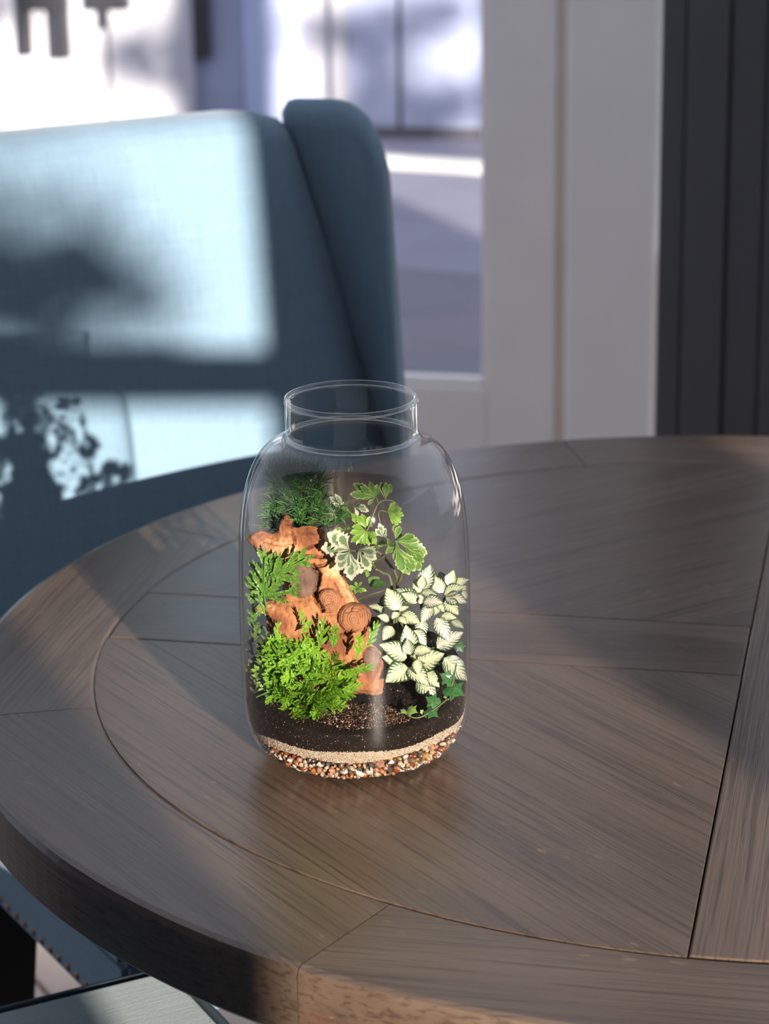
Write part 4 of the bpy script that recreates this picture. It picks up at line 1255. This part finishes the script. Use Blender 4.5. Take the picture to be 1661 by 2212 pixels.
for i in range(26):
    u, v_ = rnd.uniform(538, 592), rnd.uniform(1345, 1500)
    lim = math.sqrt(max(1e-6, 0.079 ** 2 - ((u - 771) * PX) ** 2))
    dy = max(-lim + 0.002, -.03)
    T = jp(u, v_, dy); B = T - Vector((rnd.uniform(-.5, .5), rnd.uniform(-.3, .3), 1)).normalized() * rnd.uniform(.008, .014)
    frond(rnd.choice(FR3), B, T, Vector((rnd.uniform(-.4, .4), -0.9, .4)), ms, msi, 0.9)

# asparagus fern: whorls of fine needles
fe = empty('asparagus_fern', jp(655, 1190, .025))
tag(fe, 'dark green feathery asparagus fern with needle leaves at the top of the jar', 'plant')
fei = fe.location.copy()
m = N('fern needle green')
r_ = m.n('ShaderNodeNewGeometry').outputs['Random Per Island']
leaf_shader(m, m.ramp(r_, [(0.0, (0.022, 0.07, 0.014)), (0.6, (0.05, 0.14, 0.026)), (1.0, (0.10, 0.21, 0.04))]), 0.45, 0.25)
M['needle'] = m.m
nodes = [(611, 976, .0), (583, 1009, .004), (600, 1012, .0), (618, 1015, -.004), (641, 1011, .002), (583, 1030, .006), (608, 1032, .0), (650, 1030, .0), (693, 1035, .006), (680, 1046, .0), (697, 1040, .01), (660, 1040, .004), (592, 1046, .0), (583, 1115, .006), (575, 1135, .008), (590, 1140, .004), (588, 1095, .006), (730, 1115, .004), (722, 1130, .0), (735, 1105, .008)]
rnd = random.Random(11)
for (cu, cv, ru, rv, nn_) in ((638, 1070, 58, 42, 40), (640, 1034, 52, 26, 22), (690, 1112, 50, 34, 30), (615, 1110, 34, 40, 18)):
    for i in range(nn_):
        a_ = rnd.uniform(0, 2 * math.pi); q = math.sqrt(rnd.random())
        nodes.append((cu + ru * q * math.cos(a_), cv + rv * q * math.sin(a_), rnd.uniform(-.012, .022)))
groups = {}
for nd in nodes:
    a_ = math.atan2(nd[1] - 1200, nd[0] - 655)
    groups.setdefault(int((a_ + math.pi) / 0.17), []).append(nd)
for gk, nds in groups.items():
    v, f = [], []
    for u, v_, d in nds:
        P = jp(u, v_, d) - fei
        rr = math.hypot(P.x + fei.x - JX, P.y + fei.y - JY)
        base = jp(655, 1165, .02) - fei
        out = (P - base).normalized()
        if v_ < 1050 or len(nds) < 3 or rnd.random() < 0.4:
            tube_geo(spline([base, base.lerp(P, 0.55) + Vector((rnd.uniform(-.003, .003), rnd.uniform(-.003, .003), 0.002)), P], 6), [0.00045, .0004, .0004, .00035, .0003, .0003, .00025], 4, v, f)
        for k in range(rnd.randint(13, 19)):
            dd = (out * rnd.uniform(0.2, 0.95) + Vector((rnd.gauss(0, .62), rnd.gauss(0, .62), rnd.gauss(0.12, .5)))).normalized()
            L = rnd.uniform(0.007, 0.0125) * (1.25 if v_ < 1045 else 1.0)
            tp = P + dd * L
            q = tp + fei - Vector((JX, JY, JZ))
            if math.hypot(q.x, q.y) > r_in(min(q.z, .24)) - 0.001: continue
            bend = Vector((rnd.uniform(-1, 1), rnd.uniform(-1, 1), rnd.uniform(-.3, 1))) * L * 0.08
            tube_geo([P, P + dd * L * 0.5 + bend, tp], [0.0003, 0.00031, 0.0001], 3, v, f)
    from_py('frond', v, f, M['needle'], fe)

# ================================================================== TREE OUTSIDE THE REAR WINDOWS (its shade falls on the chair)
def leafcloud(centers, n, rad, size):
    v, f = [], []
    rn = random.Random(3)
    for c, k in centers:
        for i in range(int(n * k)):
            p = c + Vector((rn.gauss(0, rad[0]), rn.gauss(0, 0.25), rn.gauss(0, rad[1]))) * k
            a_ = Vector((rn.gauss(0, 1), rn.gauss(0, 1), rn.gauss(0, 1))).normalized(); b_ = a_.orthogonal().normalized()
            s = size * rn.uniform(.6, 1.2); q = len(v)
            v.extend([p - a_ * s, p + b_ * s * 0.45, p + a_ * s, p - b_ * s * 0.45]); f.append((q, q + 1, q + 2, q + 3))
    return v, f

tp_ = []
for (u, v_, k) in ((20, 590, 0.5), (110, 620, 0.35), (-30, 560, 0.4), (40, 660, 0.3), (230, 610, 0.13), (330, 650, 0.10), (180, 560, .1)):
    P = at_y(u, v_, 2.62 + (0.1 if v_ < 500 else 0.03) - 0.0002 * (300 - u))
    tp_.append((P - SUND * 11.0, k))
for (u, v_, k) in ((330, 90, 0.55), (300, 140, 0.5), (345, 170, 0.35), (240, 110, 0.3), (700, 60, 0.5), (800, 60, 0.7), (820, 150, 0.7), (780, 250, 0.8), (900, 40, 0.6), (920, 230, 0.6), (890, 300, 0.7), (1010, 230, 0.5), (1000, 20, 0.4), (20, 10, 0.4)):
    tp_.append((on_by(u, v_, FAC) - SUND * 21.0, k))
tree = empty('garden_tree', (5.2, -8.6, GZ))
tag(tree, 'leafy garden tree outside whose shade dapples chair and facade', 'tree')
ti = tree.location.copy()
v, f = leafcloud([(c - ti, k) for c, k in tp_], 150, (0.10, 0.085), 0.045)
from_py('foliage', v, f, M['moss2'], tree)
tube('trunk', spline([Vector((0, 0, 0)), Vector((0.05, 0, 1.4)), Vector((-0.1, -0.1, 2.6)), Vector((0.1, 0, 4.2))], 12), [0.12 - 0.006 * i for i in range(13)], M['drift'], tree, 10)
